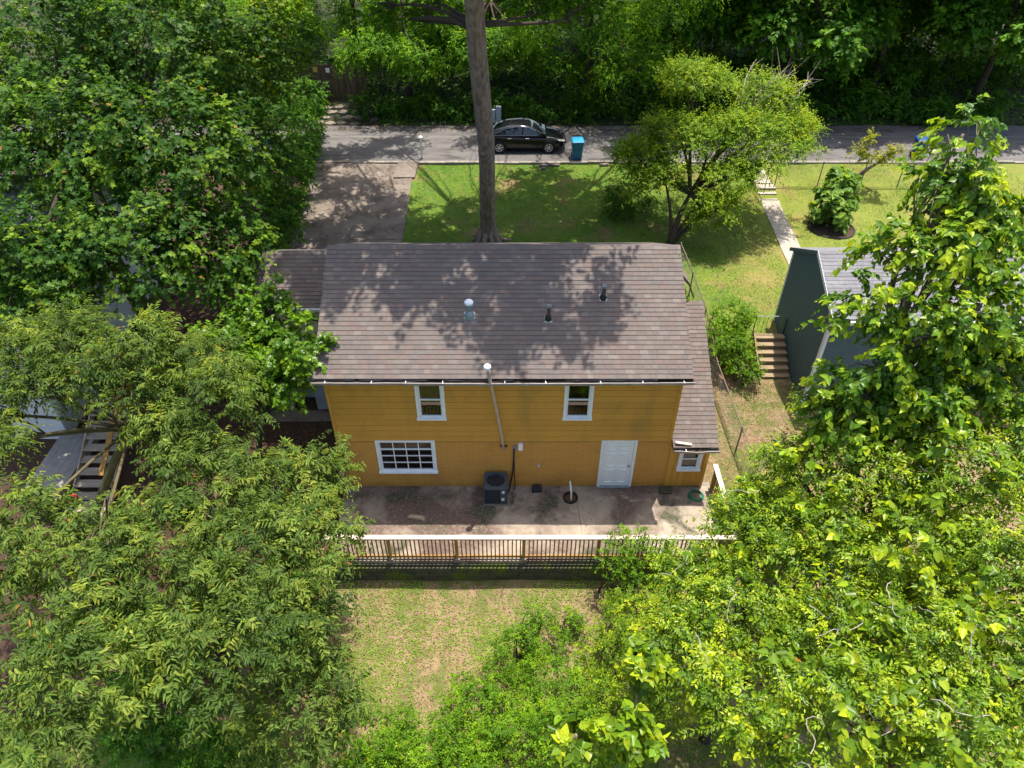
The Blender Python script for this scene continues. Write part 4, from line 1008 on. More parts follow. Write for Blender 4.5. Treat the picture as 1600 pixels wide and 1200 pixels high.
def leaf_mesh(name, m, T, pos, ax, no, L, Wd, col):
    V, F = T; n = len(pos)
    ax = nrm(ax); sd = nrm(np.cross(no, ax)); no = np.cross(ax, sd)
    L = np.asarray(L)[:, None, None]; Wd = np.asarray(Wd)[:, None, None]
    P = pos[:, None] + L * V[None, :, 0:1] * ax[:, None] + Wd * V[None, :, 1:2] * sd[:, None] + L * V[None, :, 2:3] * no[:, None]
    k = len(V)
    me = bpy.data.meshes.new(name); me.vertices.add(n * k); me.vertices.foreach_set('co', P.astype(np.float32).ravel())
    fl = np.concatenate([np.array(f) for f in F]); sizes = np.array([len(f) for f in F])
    loops = (np.arange(n)[:, None] * k + fl[None]).ravel().astype(np.int32)
    me.loops.add(len(loops)); me.loops.foreach_set('vertex_index', loops)
    tot = np.tile(sizes, n); st = np.concatenate([[0], np.cumsum(tot)[:-1]])
    me.polygons.add(len(tot)); me.polygons.foreach_set('loop_start', st.astype(np.int32))
    a = me.color_attributes.new('col', 'FLOAT_COLOR', 'POINT')
    c = np.repeat(np.concatenate([col, np.ones((n, 1))], 1), k, 0).astype(np.float32)
    a.data.foreach_set('color', c.ravel())
    me.materials.append(m); me.update(calc_edges=True)
    return me
# palettes: linear leaf colours (dark, mid, young)
PAL = {
    'maple': [(0.025, 0.0726, 0.0091), (0.0528, 0.1232, 0.0117), (0.1632, 0.2585, 0.0143)],
    'gum': [(0.0576, 0.1337, 0.0073), (0.1008, 0.2039, 0.01), (0.192, 0.3059, 0.0155)],
    'pecan': [(.048, .090, .017), (.108, .172, .027), (.24, .29, .042)],
    'mulberry': [(0.0473, 0.1155, 0.009), (0.1208, 0.2255, 0.0108), (0.336, 0.4235, 0.0144)],
    'vine': [(0.0648, 0.1345, 0.0081), (0.162, 0.2622, 0.0099), (0.3672, 0.4332, 0.0144)],
    'privet': [(0.0555, 0.1332, 0.0057), (0.116, 0.232, 0.0067), (0.2117, 0.339, 0.0096)],
    'acer': [(.080, .165, .007), (.150, .250, .008), (.31, .37, .010)],
    'dark': [(0.0368, 0.1073, 0.0089), (0.0662, 0.1696, 0.011), (0.125, 0.2596, 0.0137)],
    'wood': [(0.049, 0.1338, 0.0079), (0.0919, 0.2168, 0.0099), (0.2144, 0.3705, 0.0132)],
    'myrtle': [(.15, .19, .012), (.26, .29, .015), (.36, .33, .018)],
    'bigleaf': [(.095, .185, .030), (.150, .260, .042), (.22, .32, .05)],
    'grass': [(0.05, 0.12, 0.0072), (0.09, 0.18, 0.0112), (0.15, 0.21, 0.0208)],
    'cover': [(0.075, 0.1512, 0.0104), (0.14, 0.2296, 0.016), (0.22, 0.28, 0.0256)],
}
def palette(rs, name, t):
    """t in 0..1 -> colour, with per-leaf jitter"""
    P = np.array(PAL[name]); t = np.clip(t, 0, 1)[:, None] * 2
    c = np.where(t < 1, P[0] + (P[1] - P[0]) * t, P[1] + (P[2] - P[1]) * (t - 1))
    if name in ('vine', 'pecan', 'maple', 'privet'):
        k = rs.random(len(c)) < .003; c = np.where(k[:, None], np.array([.30, .15, .03]), c)   # withered orange leaves
    return np.clip(c * rs.uniform(.8, 1.22, (len(c), 1)) * rs.uniform(.93, 1.07, (len(c), 3)), 0, 1)
def sprays(rs, blobs, dens, shell=.35, lowcut=-.6):
    """centres of leaf sprays in the ellipsoids: (pos, outward dir, scale)"""
    out = []; dirs = []
    for (x, y, z, rx, ry, rz) in blobs:
        n = max(3, int(dens * (rx * ry + ry * rz + rx * rz) / 3 * 4))
        d = nrm(rs.normal(size=(n * 3, 3))); d = d[d[:, 2] > lowcut][:n]
        r = rs.uniform(shell, 1, (len(d), 1)) ** .6 * rs.uniform(.82, 1.12, (len(d), 1))
        out.append(np.array([x, y, z]) + d * r * np.array([rx, ry, rz])); dirs.append(nrm(d / np.array([rx, ry, rz])))
    return np.concatenate(out), np.concatenate(dirs)
def foliage(rs, blobs, dens, twigs, tlen, nl, L, wr, pal, pinnate=False, droop=.25, upn=.8, young=.25, shell=.35, lowcut=-.6, spread=.9):
    C, D = sprays(rs, blobs, dens, shell, lowcut); n = len(C)
    base_t = np.clip(rs.normal(.38, .27, n), 0, 1)
    # twigs
    C2 = np.repeat(C, twigs, 0); D2 = np.repeat(D, twigs, 0); bt = np.repeat(base_t, twigs); m = len(C2)
    td = nrm(D2 * .8 + rs.normal(size=(m, 3)) * spread + np.array([0, 0, .15]))
    tl = tlen * rs.uniform(.55, 1.25, m)
    C2 = C2 + rs.normal(size=(m, 3)) * tlen * .18
    # leaves
    k = nl; s = (np.arange(k) + .5) / k
    S_ = np.tile(s, m); idx = np.repeat(np.arange(m), k)
    S_ = np.clip(S_ + rs.uniform(-.06, .06, len(S_)), 0.02, 1)
    sag = (S_ ** 2) * tl[idx] * droop
    pos = C2[idx] + td[idx] * (S_ * tl[idx])[:, None] - np.array([0, 0, 1.0]) * sag[:, None]
    tdl = nrm(td[idx] - np.array([0, 0, 1.0]) * (2 * S_ * droop)[:, None])
    up = nrm(np.array([0, 0, 1.0]) * upn + D2[idx] * .35 + rs.normal(size=(len(idx), 3)) * (.16 if pinnate else .32))
    if pinnate:
        tup = nrm(np.array([0, 0, 1.0]) + rs.normal(size=(m, 3)) * .25)[idx]; up = nrm(tup + rs.normal(size=(len(idx), 3)) * .22)
    sd = nrm(np.cross(up, tdl)); sign = np.where(np.tile(np.arange(k) % 2, m) == 0, 1.0, -1.0)[:, None]
    ax = nrm(tdl * (.62 if pinnate else .75) + sd * sign * (.85 if pinnate else .8) - np.array([0, 0, 1.0]) * (.22 + droop * .3) + rs.normal(size=(len(idx), 3)) * (.12 if pinnate else .25))
    up = nrm(up - ax * (up * ax).sum(1, keepdims=True))
    LL = L * rs.uniform(.65, 1.2, len(idx)) * (1 - .25 * S_ ** 3)
    t = bt[idx] + rs.normal(size=len(idx)) * .12 + young * (S_ - .55)
    return dict(pos=pos, ax=ax, up=up, L=LL, W=LL * wr * rs.uniform(.8, 1.15, len(idx)), col=palette(rs, pal, t), C=C, D=D)
CAM = np.array(camo.location)
def add_leaves(parent, f, T, m, name='crown', singles=0, rs=None, pal=None):
    n = len(f['pos']); keep = np.ones(n, bool)
    if singles:
        d = f['pos'] - CAM; th_ = R(40.5)
        w = d[:, 1] * math.cos(th_) - d[:, 2] * math.sin(th_); u = 1110 * d[:, 0] / w; v = -1110 * (d[:, 1] * math.sin(th_) + d[:, 2] * math.cos(th_)) / w
        ok = (np.abs(u) < 790) & (np.abs(v) < 590) & (w > 1)
        sz = np.where(ok, f['L'] / w * (1 + .25 * rs.random(n)), 0); pick = np.argsort(-sz)[:singles]; keep[pick] = False
        z6 = 6; ms = []
        cols = palette(rs, pal, np.linspace(.1, 1, z6))
        for c in cols: ms.append(leaf_mesh('leaf', m, T, np.zeros((1, 3)), np.array([[1., 0, 0]]), np.array([[0, 0, 1.]]), [1.], [1.], c[None]))
        lum = np.argsort(np.argsort(f['col'][pick].sum(1))) * z6 // max(1, len(pick))
        off = Vector(parent.location) if parent.type == 'EMPTY' else Vector((0, 0, 0))
        for q_, i in zip(lum, pick):
            a = Vector(f['ax'][i]).normalized(); u_ = Vector(f['up'][i]); s_ = u_.cross(a).normalized(); u_ = a.cross(s_)
            M = Matrix((a, s_, u_)).transposed().to_4x4() @ Matrix.Diagonal((f['L'][i], f['W'][i], f['L'][i], 1))
            o = bpy.data.objects.new('leaf', ms[int(q_)]); COL.objects.link(o); o.parent = parent
            M.translation = Vector(f['pos'][i]) - off; o.matrix_basis = M
    me = leaf_mesh(name, m, T, f['pos'][keep], f['ax'][keep], f['up'][keep], f['L'][keep], f['W'][keep], f['col'][keep])
    o = link(name, me, parent)
    if singles: o['kind'] = 'stuff'
    return o
def curve(rs, a, b, n=6, wob=.12, lift=.0):
    a = np.array(a, float); b = np.array(b, float); L = np.linalg.norm(b - a); pts = []
    w = rs.normal(size=3) * wob * L
    for i in range(n + 1):
        t = i / n; pts.append(a + (b - a) * t + w * math.sin(math.pi * t) + np.array([0, 0, lift * L * math.sin(math.pi * t)]))
    return pts
def branches(rs, parent, start, targets, r0, r1, mtl, wob=.05, lift=.03, sub=None, name='branches', n=6):
    m = MB()
    for t in targets:
        p = curve(rs, start, t, 6, wob, lift); m.tube(p, [r0 + (r1 - r0) * (i / 6) ** .7 for i in range(7)], n)
        if sub is not None:
            near = sub[np.argsort(((sub - np.array(t)) ** 2).sum(1))[:7]]
            for q_ in near:
                m.tube(curve(rs, p[4], q_, 4, .1, .05), [r1 * .8, r1 * .6, r1 * .45, r1 * .35, .006], 5)
    return m.build(name, mtl, parent, smooth=True)
def tree(name, label, cat, base, top, r, blobs, fol, T, leafm=None, bark=None, seed=1, group=None, trunk_pts=None, limb_r=.12, singles=0, sub=True, trunkname='trunk', flare=1.25, fill=1.0):
    rs = np.random.RandomState(seed)
    t = thing(name, label, cat, base, group, world=True)
    tp = trunk_pts or curve(rs, base, top, 7, .03)
    k = len(tp) - 1
    MB().tube(tp, [r * (flare if i == 0 else 1) * (1 - .55 * i / k) for i in range(k + 1)], 12).build(trunkname, bark or M_bark, t, smooth=True)
    f = foliage(rs, blobs, pal=fol.pop('pal') if False else fol['pal'], **{a: b for a, b in fol.items() if a != 'pal'})
    br = branches(rs, t, tp[-1] if len(tp) < 6 else tp[-2], [b[:3] for b in blobs], limb_r, .03, bark or M_bark, sub=f['C'] if sub else None)
    add_leaves(t, f, T, leafm or LEAF, 'crown', singles, rs, fol['pal'])
    if fill: inner(t, blobs, fol, fill, rs, leafm or LEAF, 'inner_crown')
    return t
def inner(t, blobs, fol, k, rs, m, name):
    b2 = [(x, y, z - .06 * rz, rx * .88, ry * .88, rz * .85) for x, y, z, rx, ry, rz in blobs]
    d = dict(fol); d.update(dens=fol['dens'] * k, twigs=5, nl=8, L=fol['L'], wr=min(.8, fol['wr'] * 1.15), shell=.1, pinnate=False, lowcut=-.8)
    f = foliage(rs, b2, **d); add_leaves(t, f, T_DIAM, m, name)
def shrub(name, label, blobs, fol, T, seed=1, group=None, leafm=None, singles=0, cat='shrub', bark=None, stems=4, fill=1.2):
    rs = np.random.RandomState(seed)
    bx = np.mean([b[0] for b in blobs]); by = np.mean([b[1] for b in blobs]); bz = H(bx, by)
    t = thing(name, label, cat, (bx, by, bz), group, world=True)
    f = foliage(rs, blobs, pal=fol['pal'], **{a: b for a, b in fol.items() if a != 'pal'})
    m = MB()
    for b in blobs:
        for i in range(stems):
            e = f['C'][rs.randint(len(f['C']))] if i else np.array(b[:3])
            s0 = (b[0] + rs.normal() * .25 * b[3], b[1] + rs.normal() * .25 * b[4]); s0 = (s0[0], s0[1], H(*s0) - .05)
            m.tube(curve(rs, s0, b[:3] if i == 0 else np.array(b[:3]) + rs.normal(size=3) * np.array(b[3:6]) * .5, 5, .08), [.035, .03, .025, .02, .014, .008], 6)
    m.build('stems', bark or M_barkd, t, smooth=True)
    add_leaves(t, f, T, leafm or LEAF, 'foliage', singles, rs, fol['pal'])
    if fill: inner(t, blobs, fol, fill, rs, leafm or LEAF, 'inner_foliage')
    return t
def B(x, y, z, r, ry=None, rz=None): return (x, y, z, r, ry or r, rz or r * .8)

# ---- the big tree in the front yard: trunk in view, crown above the picture
rs = np.random.RandomState(3)
big = thing('tall_tree', 'tall bare straight trunk rising from the front lawn past the black car', 'tree', (-1.1, 14.4, .78), world=True)
rs_b = rs.uniform(-1, 1, 60)
tp = [(-1.12, 14.5, .6), (-1.12, 14.3, 1.6), (-1.08, 13.6, 3.2), (-1.03, 12.85, 5.0), (-1.02, 12.3, 6.4), (-1.1, 11.7, 8.0), (-1.2, 10.9, 10.2), (-1.24, 10.1, 12.4), (-1.2, 9.4, 15.5)]
rr = [.42, .34, .32, .315, .325, .33, .335, .32, .2]
n = 44; rings = []
for (x, y, z), r in zip([tuple(np.array(tp[i]) * (1 - t) + np.array(tp[i + 1]) * t) for i in range(8) for t in (0, .25, .5, .75)], [rr[i] * (1 - t) + rr[i + 1] * t for i in range(8) for t in (0, .25, .5, .75)]):
    rings.append([(x + r * math.cos(2 * math.pi * j / n) * (1 + .03 * math.sin(j * .43 * 2 + z * .35) + .035 * rs_b[j] + .02 * rs.uniform(-1, 1)), y + r * math.sin(2 * math.pi * j / n) * (1 + .03 * math.cos(j * .3 + z * .3) + .035 * rs_b[j]), z) for j in range(n)])
MB().loft(rings).build('trunk', M_bark, big, smooth=True)
for k in range(9):   # root flare
    a = k * .698 + .3 + rs.uniform(-.15, .15); l = rs.uniform(.75, 1.25); x, y = -1.12, 14.4
    e = (x + l * math.cos(a), y + l * math.sin(a))
    MB().tube([(x + .3 * math.cos(a), y + .3 * math.sin(a), 1.55), (x + .46 * math.cos(a), y + .46 * math.sin(a), 1.05), (x + .66 * math.cos(a), y + .66 * math.sin(a), .86), (e[0], e[1], H(*e) - .03)], [.10, .14, .11, .04], 8).build('root', M_bark, big, smooth=True)
MB().tube([(-1.15, 12.15, 6.0), (-1.2, 11.98, 6.1)], [.14, .05], 8).build('burl', M_bark, big, smooth=True)
crown_b = [B(2.6, 4.3, 16.2, 1.5, 1.5, 1), B(1.9, 6.2, 15.5, 1.5, 1.2, .9), B(-.6, 5.0, 16.4, 1.5, 1.3, .9), B(-2.9, 5.6, 16.2, 1.4, 1.4, 1), B(-4.5, 7.0, 15.8, 1.5, 1.5, 1), B(-.6, 8.6, 15.4, 1.4, 1.4, 1), B(3.8, 8, 16, 1.3, 1.3, 1),
           B(4.6, 19.0, 13.8, 2.6, 2.4, 1.4), B(3.5, 16.0, 14.8, 2.4, 2.2, 1.4), B(5.3, 14, 15.5, 2, 2, 1.3), B(-1.0, 16.2, 16, 2.4, 2.4, 1.6), B(-3.8, 15, 14.5, 2.2, 2.0, 1.3), B(-6.2, 15.2, 14.6, 2.0, 2.0, 1.3), B(-2, 11, 15.5, 1.7, 1.4, 1.1), B(2, 12, 15.6, 2.0, 1.6, 1.2), B(-7.2, 11.5, 15.6, 1.6, 1.6, 1.1), B(.5, 20.5, 15.2, 2.0, 2, 1.2), B(-4.5, 20.5, 15, 1.6, 1.6, 1.1),
           B(2.2, 19.6, 13.2, 2.0, 1.8, 1.1), B(5.4, 21.6, 13.2, 2.0, 1.8, 1.1), B(3.0, 23.2, 13.2, 1.8, 1.6, 1.1), B(6.6, 18.2, 14, 1.7, 1.7, 1.1), B(-3.2, 18.2, 14, 1.8, 1.6, 1.1), B(-.8, 18.6, 13.4, 1.7, 1.5, 1), B(-6.6, 18.6, 14, 1.8, 1.7, 1.1), B(-8.6, 17.2, 13.6, 1.7, 1.6, 1.1), B(-4.6, 5.2, 16.6, 1.2, 1.2, .9), B(.9, 4.0, 16.6, 1.2, 1.1, .8), B(-7.8, 26.4, 13.4, 1.6, 1.3, 1), B(-9.9, 24.8, 13.2, 1.6, 1.2, 1), B(-5.2, 27.6, 13.6, 1.5, 1.2, 1), B(8.4, 27.3, 13, 1.6, 1.3, 1), B(.2, 28.2, 13.6, 1.5, 1.1, 1), B(-7.2, 22.6, 13.6, 1.3, 1.1, .9)]  # unseen clumps added to throw shade on lawn, driveway, roof and street
low_b = [B(-5.9, 17.0, 9.9, 1.3, 1.2, .7), B(-4.2, 16.2, 9.9, 1.2, 1.1, .7), B(-3.0, 16.2, 10.3, .9, .9, .6), B(1.4, 16.2, 10.2, 1.2, 1.1, .7), B(3.2, 17.2, 9.8, 1.3, 1.2, .8)]
f = foliage(rs, crown_b, 5.6, 6, .9, 9, .27, .65, 'maple', droop=.3)
branches(rs, big, (-1.24, 10.1, 12.5), [b[:3] for b in crown_b], .2, .05, M_bark, lift=.05, sub=f['C'], name='limbs')
MB().tube([(-1.22, 10.7, 10.9), (-2.0, 11.6, 11.0), (-3.0, 13.2, 10.7), (-4.1, 15.6, 10.1)], [.14, .10, .07, .04], 8).build('limb', M_barkd, big, smooth=True)
add_leaves(big, f, T_DIAM, LEAF)
f = foliage(rs, low_b, 5.0, 6, .7, 9, .19, .5, 'wood', droop=.4, young=.5)
branches(rs, big, (-1.22, 10.6, 11.1), [b[:3] for b in low_b], .09, .03, M_barkd, sub=f['C'], name='low_limbs')
add_leaves(big, f, T_LANCE, LEAF, 'low_foliage')

# ---- big maple on the left
FM = dict(dens=4.0, twigs=6, tlen=.75, nl=8, L=.175, wr=.95, pal='maple', droop=.3, young=.4)
L1 = [B(-16.0, 11.3, 10.3, 3.2, 3, 2.6), B(-12.2, 11.3, 10.4, 3.3, 3, 2.6), B(-10.4, 13.6, 9.0, 2.6, 2.4, 2.2), B(-13.8, 6.6, 8.5, 3.0, 2.6, 2.3), B(-10.6, 6.6, 8.4, 2.7, 2.5, 2.2), B(-9.5, 9.4, 7.4, 1.7, 1.7, 1.7), B(-11.4, 3.4, 6.8, 2.4, 2.1, 2.0), B(-9.5, 4.5, 6.2, 1.8, 1.7, 1.7), B(-13.8, 2.6, 6.8, 1.8, 1.8, 1.6), B(-16.8, 7.5, 8.2, 2.0, 2, 2.0), B(-15.0, 3.4, 5.8, 1.8, 1.6, 1.5), B(-13.2, 1.0, 5.9, 1.3, 1.2, 1.1)]
tree('maple_tree', 'huge dark green maple filling the upper left, leaves lobed', 'tree', (-14.3, 7.2, H(-14.3, 7.2)), (-13, 8, 8), .34, L1, FM, T_MAPLE, LEAF, M_barkd, 5, limb_r=.16, singles=300,
     trunk_pts=[(-13.2, 6.2, .3), (-13.5, 6.3, 2.5), (-14.0, 6.5, 4.5), (-14.3, 6.8, 6.5), (-14.0, 7.2, 8.2), (-13.2, 8.0, 9.6)])
# yellow-green maple behind it
tree('young_maple', 'yellow green maple at the top left catching sun beside the board fence', 'tree', (-12.5, 18.5, .8), (-12.4, 18.4, 7), .16, [B(-11.6, 18.0, 8.2, 1.7, 1.6, 1.5), B(-12.6, 19.5, 6.8, 1.8, 1.6, 1.6), B(-10.6, 19.8, 9.6, 1.4, 1.4, 1.2)], dict(FM, pal='acer', L=.18, dens=4), T_MAPLE, LEAF, M_barkd, 6)
# ---- sweet gum reaching over the roof corner
tree('sweetgum_tree', 'small bright maple-leaved tree overhanging the lower left roof corner', 'tree', (-8.6, 1.2, H(-8.6, 1.2)), (-7.8, .9, 4.2), .10, [B(-7.38, 1.9, 5.2, 1.05, .95, .8), B(-5.95, .65, 5.25, 1.05, .95, .75), B(-7.2, 0.05, 4.6, 1.0, .9, .8), B(-8.26, .4, 5.0, 1.2, 1, .9), B(-6.95, 2.0, 5.9, .42, .4, .45), B(-6.4, -.1, 4.4, .7, .6, .5)],
     dict(dens=9, twigs=6, tlen=.42, nl=8, L=.15, wr=.98, pal='gum', droop=.25, young=.4), T_MAPLE, GLOSSY, M_barkd, 7, limb_r=.05, singles=150)
# ---- pecan-like trees at lower left
FP = dict(dens=7.6, twigs=7, tlen=.58, nl=14, L=.142, wr=.33, pal='pecan', pinnate=True, droop=.35, young=.3, shell=.3)
tree('pecan_tree', 'feathery narrow-leaved tree at middle left shading the plank stairs', 'tree', (-11.4, -4.6, H(-11.4, -4.6)), (-10.4, -4.4, 4.6), .16,
     [B(-11.5, -1.7, 6.8, 1.6, 1.2, .9), B(-9.1, -1.9, 6.9, 1.5, 1.2, .8), B(-7.2, -2.8, 6.3, 1.25, 1.1, .8), B(-11.6, -4.4, 6.3, .8, .8, .6), B(-7.9, -3.7, 5.9, .75, .7, .6), B(-9.7, -6.6, 6.0, 1.4, 1.2, .9), B(-7.9, -7.7, 6.0, 1.35, 1.2, .9), B(-12.6, -5.6, 6.2, 1.6, 1.5, 1), B(-8.2, -.6, 5.8, 1.0, .9, .7), B(-8.7, -3.0, 6.3, .9, .8, .6), B(-10.9, -3.0, 6.6, .9, .7, .6), B(-12.3, -3.3, 6.2, .9, .7, .6), B(-11.6, -.3, 6.2, 1.2, 1.0, .7)], FP, T_LANCE, LEAF, M_barkm, 8, limb_r=.05, fill=.55, singles=300,
     trunk_pts=[(-11.9, -3.9, -1.0), (-11.7, -3.5, .8), (-11.2, -3.0, 2.4), (-10.4, -2.5, 3.8), (-9.7, -2.3, 4.8), (-9.2, -2.2, 5.4)])
tree('pecan_tree', 'feathery narrow-leaved tree in the lower left foreground left of the back yard', 'tree', (-6.4, -7.2, H(-6.4, -7.2)), (-6, -7, 4.2), .17,
     [B(-6.64, -4.85, 5.4, 1.5, 1.3, .9), B(-5.25, -4.1, 4.9, 1.15, 1, .75), B(-6.9, -6.9, 5.9, 1.5, 1.3, .9), B(-4.95, -7.1, 5.9, 1.5, 1.3, .9), B(-4.2, -5.9, 4.9, 1.0, 1, .7), B(-5.0, -9.0, 6.3, 1.4, 1.3, .9), B(-4.2, -7.9, 4.9, 1.0, 1.0, .8), B(-6.7, -9.6, 6.4, 1.5, 1.3, .9), B(-4.6, -3.2, 4.4, .5, .45, .4), B(-4.0, -9.4, 4.4, 1.2, 1.2, .9)], FP, T_LANCE, LEAF, M_barkm, 9, limb_r=.07, fill=.55, singles=300)
# ---- spreading yellow-green tree right of centre
FA = dict(dens=11.0, twigs=8, tlen=.62, nl=9, L=.12, wr=.6, pal='acer', droop=.12, young=.5, upn=1.3, lowcut=-.2)
ja = tree('spreading_tree', 'spreading yellow green tree with several dark stems on the right lawn', 'tree', (7.4, 14.2, .75), (8.2, 15, 3), .17,
     [B(5.7, 15.8, 4.3, 1.5, 1.4, .5), B(6.6, 15.2, 3.6, 1.5, 1.2, .5), B(6.2, 15.8, 4.6, 1.7, 1.5, .5), B(7.4, 16.3, 5.4, 1.7, 1.4, .5), B(8.8, 15.9, 5.0, 1.7, 1.4, .5), B(10.4, 16.2, 5.5, 2.0, 1.5, .55), B(12.2, 17.5, 5.3, 1.7, 1.4, .5), B(8.4, 18.6, 6.8, 1.9, 1.6, .7), B(9.7, 14.7, 4.0, 1.5, 1.2, .5), B(9.1, 13.8, 3.0, 1.1, 1.0, .55), B(11.6, 18.6, 6.3, 1.7, 1.4, .55), B(8.9, 14.2, 2.2, .8, .8, .6), B(10.8, 15.3, 4.4, 1.5, 1.2, .4), B(13.4, 17.6, 4.9, 1.2, 1, .35), B(12.6, 16.2, 4.6, 1.3, 1.1, .35)], FA, T_DIAM, LEAF, M_barkd, 10, fill=.5, limb_r=.11,
     trunk_pts=[(7.4, 14.2, .6), (7.45, 14.2, 1.3), (7.7, 14.5, 2.2), (8.1, 14.9, 3.0)])
for e in ((6.9, 15.2, 3.6), (9.4, 15.3, 4.2), (10.8, 15.8, 5.0)):
    MB().tube(curve(rs, (7.4, 14.2, .8), e, 6, .05, -.02), [.11, .10, .09, .075, .06, .045, .03], 8).build('limb', M_barkd, ja, smooth=True)
m = MB()
for k in range(26):   # dead pale twigs
    e = (rs.uniform(11.2, 14.4), rs.uniform(18.2, 20.5), rs.uniform(5.4, 7.6)); p = curve(rs, (10.6, 17.5, 5.6), e, 5, .08); m.tube(p, [.03, .025, .02, .016, .012, .006], 5)
    for j in range(4): q_ = p[3 + j % 2]; m.tube([q_, q_ + rs.normal(size=3) * .45 + np.array([.2, 0, .15])], [.010, .004], 4)
m.build('dead_twigs', M_barkg, ja)
# ---- shrubs on the front lawns
shrub('dark_shrub', 'dark rounded shrub on the lawn left of the spreading tree stems', [B(5.9, 17.4, 1.7, 1.3, 1.1, .9), B(5.2, 16.9, 1.3, .7, .7, .6)], dict(dens=6, twigs=5, tlen=.45, nl=8, L=.13, wr=.5, pal='dark', droop=.3), T_OVAL, 11)
shrub('fence_bush', 'leafy bush growing over the wire fence left of the timber steps', [B(8.45, 6.9, 1.9, .8, .7, .7), B(8.2, 5.8, 1.3, .85, .8, .7), B(8.6, 5.2, .7, .75, .7, .5), B(8.1, 6.6, 1.2, .8, .7, .6)], dict(dens=13, twigs=6, tlen=.38, nl=8, L=.09, wr=.55, pal='privet', droop=.25, young=.4), T_OVAL, 12)
shrub('round_bush', 'round big-leaved bush standing in a tyre ring on the right lawn', [B(15.4, 15.95, 1.6, 1.0, .9, .8), B(15.8, 16.7, 2.2, .95, .85, .8), B(16.1, 17.6, 2.6, .7, .6, .5)], dict(dens=6, twigs=4, tlen=.35, nl=6, L=.30, wr=.9, pal='bigleaf', droop=.4, young=.2), T_HEART, 13, singles=120)
M_kerbd = mat('ring_rubber', (.035, .03, .026), (.02, .018, .016), .8, 6)
o = MB().lathe([(1.10, -.1), (1.11, .05), (1.06, .09), (1.02, .05), (1.0, -.1)], (15.5, 15.85, H(15.5, 15.85)), 40).build('planting_ring', M_kerbd, smooth=True); tag(o, 'black rubber planting ring around the round bush', 'planter ring')
o = MB().lathe([(0, .03), (1.03, .03)], (15.5, 15.85, H(15.5, 15.85)), 30).build('ring_soil', M_mulch); struct(o)
tree('pollarded_myrtle', 'small leaning cut-back tree with yellow green shoots behind the round bush', 'tree', (18.0, 20.2, H(18, 20.2)), (18.8, 19.7, 2.5), .15, [B(17.5, 19.5, 3.1, .28, .25, .25), B(18.0, 19.4, 2.9, .32, .3, .25), B(18.7, 19.3, 3.0, .35, .3, .25), B(19.2, 19.2, 3.2, .26, .25, .2), B(17.9, 19.6, 3.7, .2, .2, .35)], dict(dens=26, twigs=4, tlen=.4, nl=9, L=.10, wr=.6, pal='myrtle', droop=.05, young=.6), T_OVAL, LEAF, M_bark, 14, limb_r=.03, sub=False,
     trunk_pts=[(18.0, 20.2, 1.0), (18.15, 20.1, 1.5), (18.4, 19.9, 2.0), (18.75, 19.7, 2.45), (18.9, 19.65, 2.5)])
# ---- ivy hedge left of the driveway
shrub('ivy_hedge', 'tall dark ivy covered hedge along the left side of the driveway', [B(-11.9, 26.0, 3.3, 1.4, 1.2, 1.5), B(-11.5, 23.6, 2.6, 1.2, 1.3, 1.4), B(-11.3, 21.4, 2.3, 1.1, 1.4, 1.4), B(-11.2, 18.8, 2.4, 1.3, 1.4, 1.5), B(-10.9, 16.2, 2.0, 1.2, 1.3, 1.2), B(-10.7, 14.0, 1.7, 1.1, 1.2, 1.0), B(-12.6, 17, 2.4, 1.5, 2, 1.6)], dict(dens=6, twigs=5, tlen=.42, nl=8, L=.13, wr=.75, pal='dark', droop=.4), T_OVAL, 15, cat='hedge')
# ---- tall mulberry at right
FMu = dict(dens=6.5, twigs=5, tlen=.48, nl=8, L=.155, wr=.72, pal='mulberry', droop=.5, young=.7, shell=.3)
tree('mulberry_tree', 'tall glossy heart-leaved tree at right in front of the teal house', 'tree', (8.4, -3.4, H(8.4, -3.4)), (8.2, -2.8, 9.4), .15,
     [B(9.0, -1.3, 12.0, .5, .5, .65), B(8.6, -1.9, 11.2, .65, .6, .7), B(7.85, -2.8, 10.2, .85, .7, .7), B(8.75, -3.0, 10.3, .9, .75, .8), B(7.3, -3.4, 9.3, .8, .65, .65), B(9.2, -2.0, 11.0, .7, .6, .7), B(10.0, -2.2, 10.2, .8, .6, .7), B(8.0, -4.0, 9.2, 1.05, .8, .8), B(9.25, -3.6, 9.5, .85, .7, .8), B(7.3, -4.2, 8.0, .7, .6, .7), B(10.1, -1.7, 10.5, .6, .55, .6), B(9.9, -2.8, 9.8, .6, .6, .6), B(8.4, -4.2, 8.1, .9, .7, .7), B(9.6, -1.2, 10.9, .45, .4, .6), B(7.7, -4.5, 7.3, .8, .7, .7), B(9.2, -4.0, 8.3, .9, .7, .7), B(10.4, -3.4, 8.9, .7, .6, .7), B(9.5, -2.2, 10.6, .8, .7, .8), B(9.9, -4.2, 8.3, .9, .7, .8), B(7.0, -4.6, 7.2, .8, .7, .7), B(8.6, -4.8, 7.6, .9, .7, .8)], FMu, T_HEART, GLOSSY, M_bark, 16, limb_r=.06, singles=300, fill=.6)
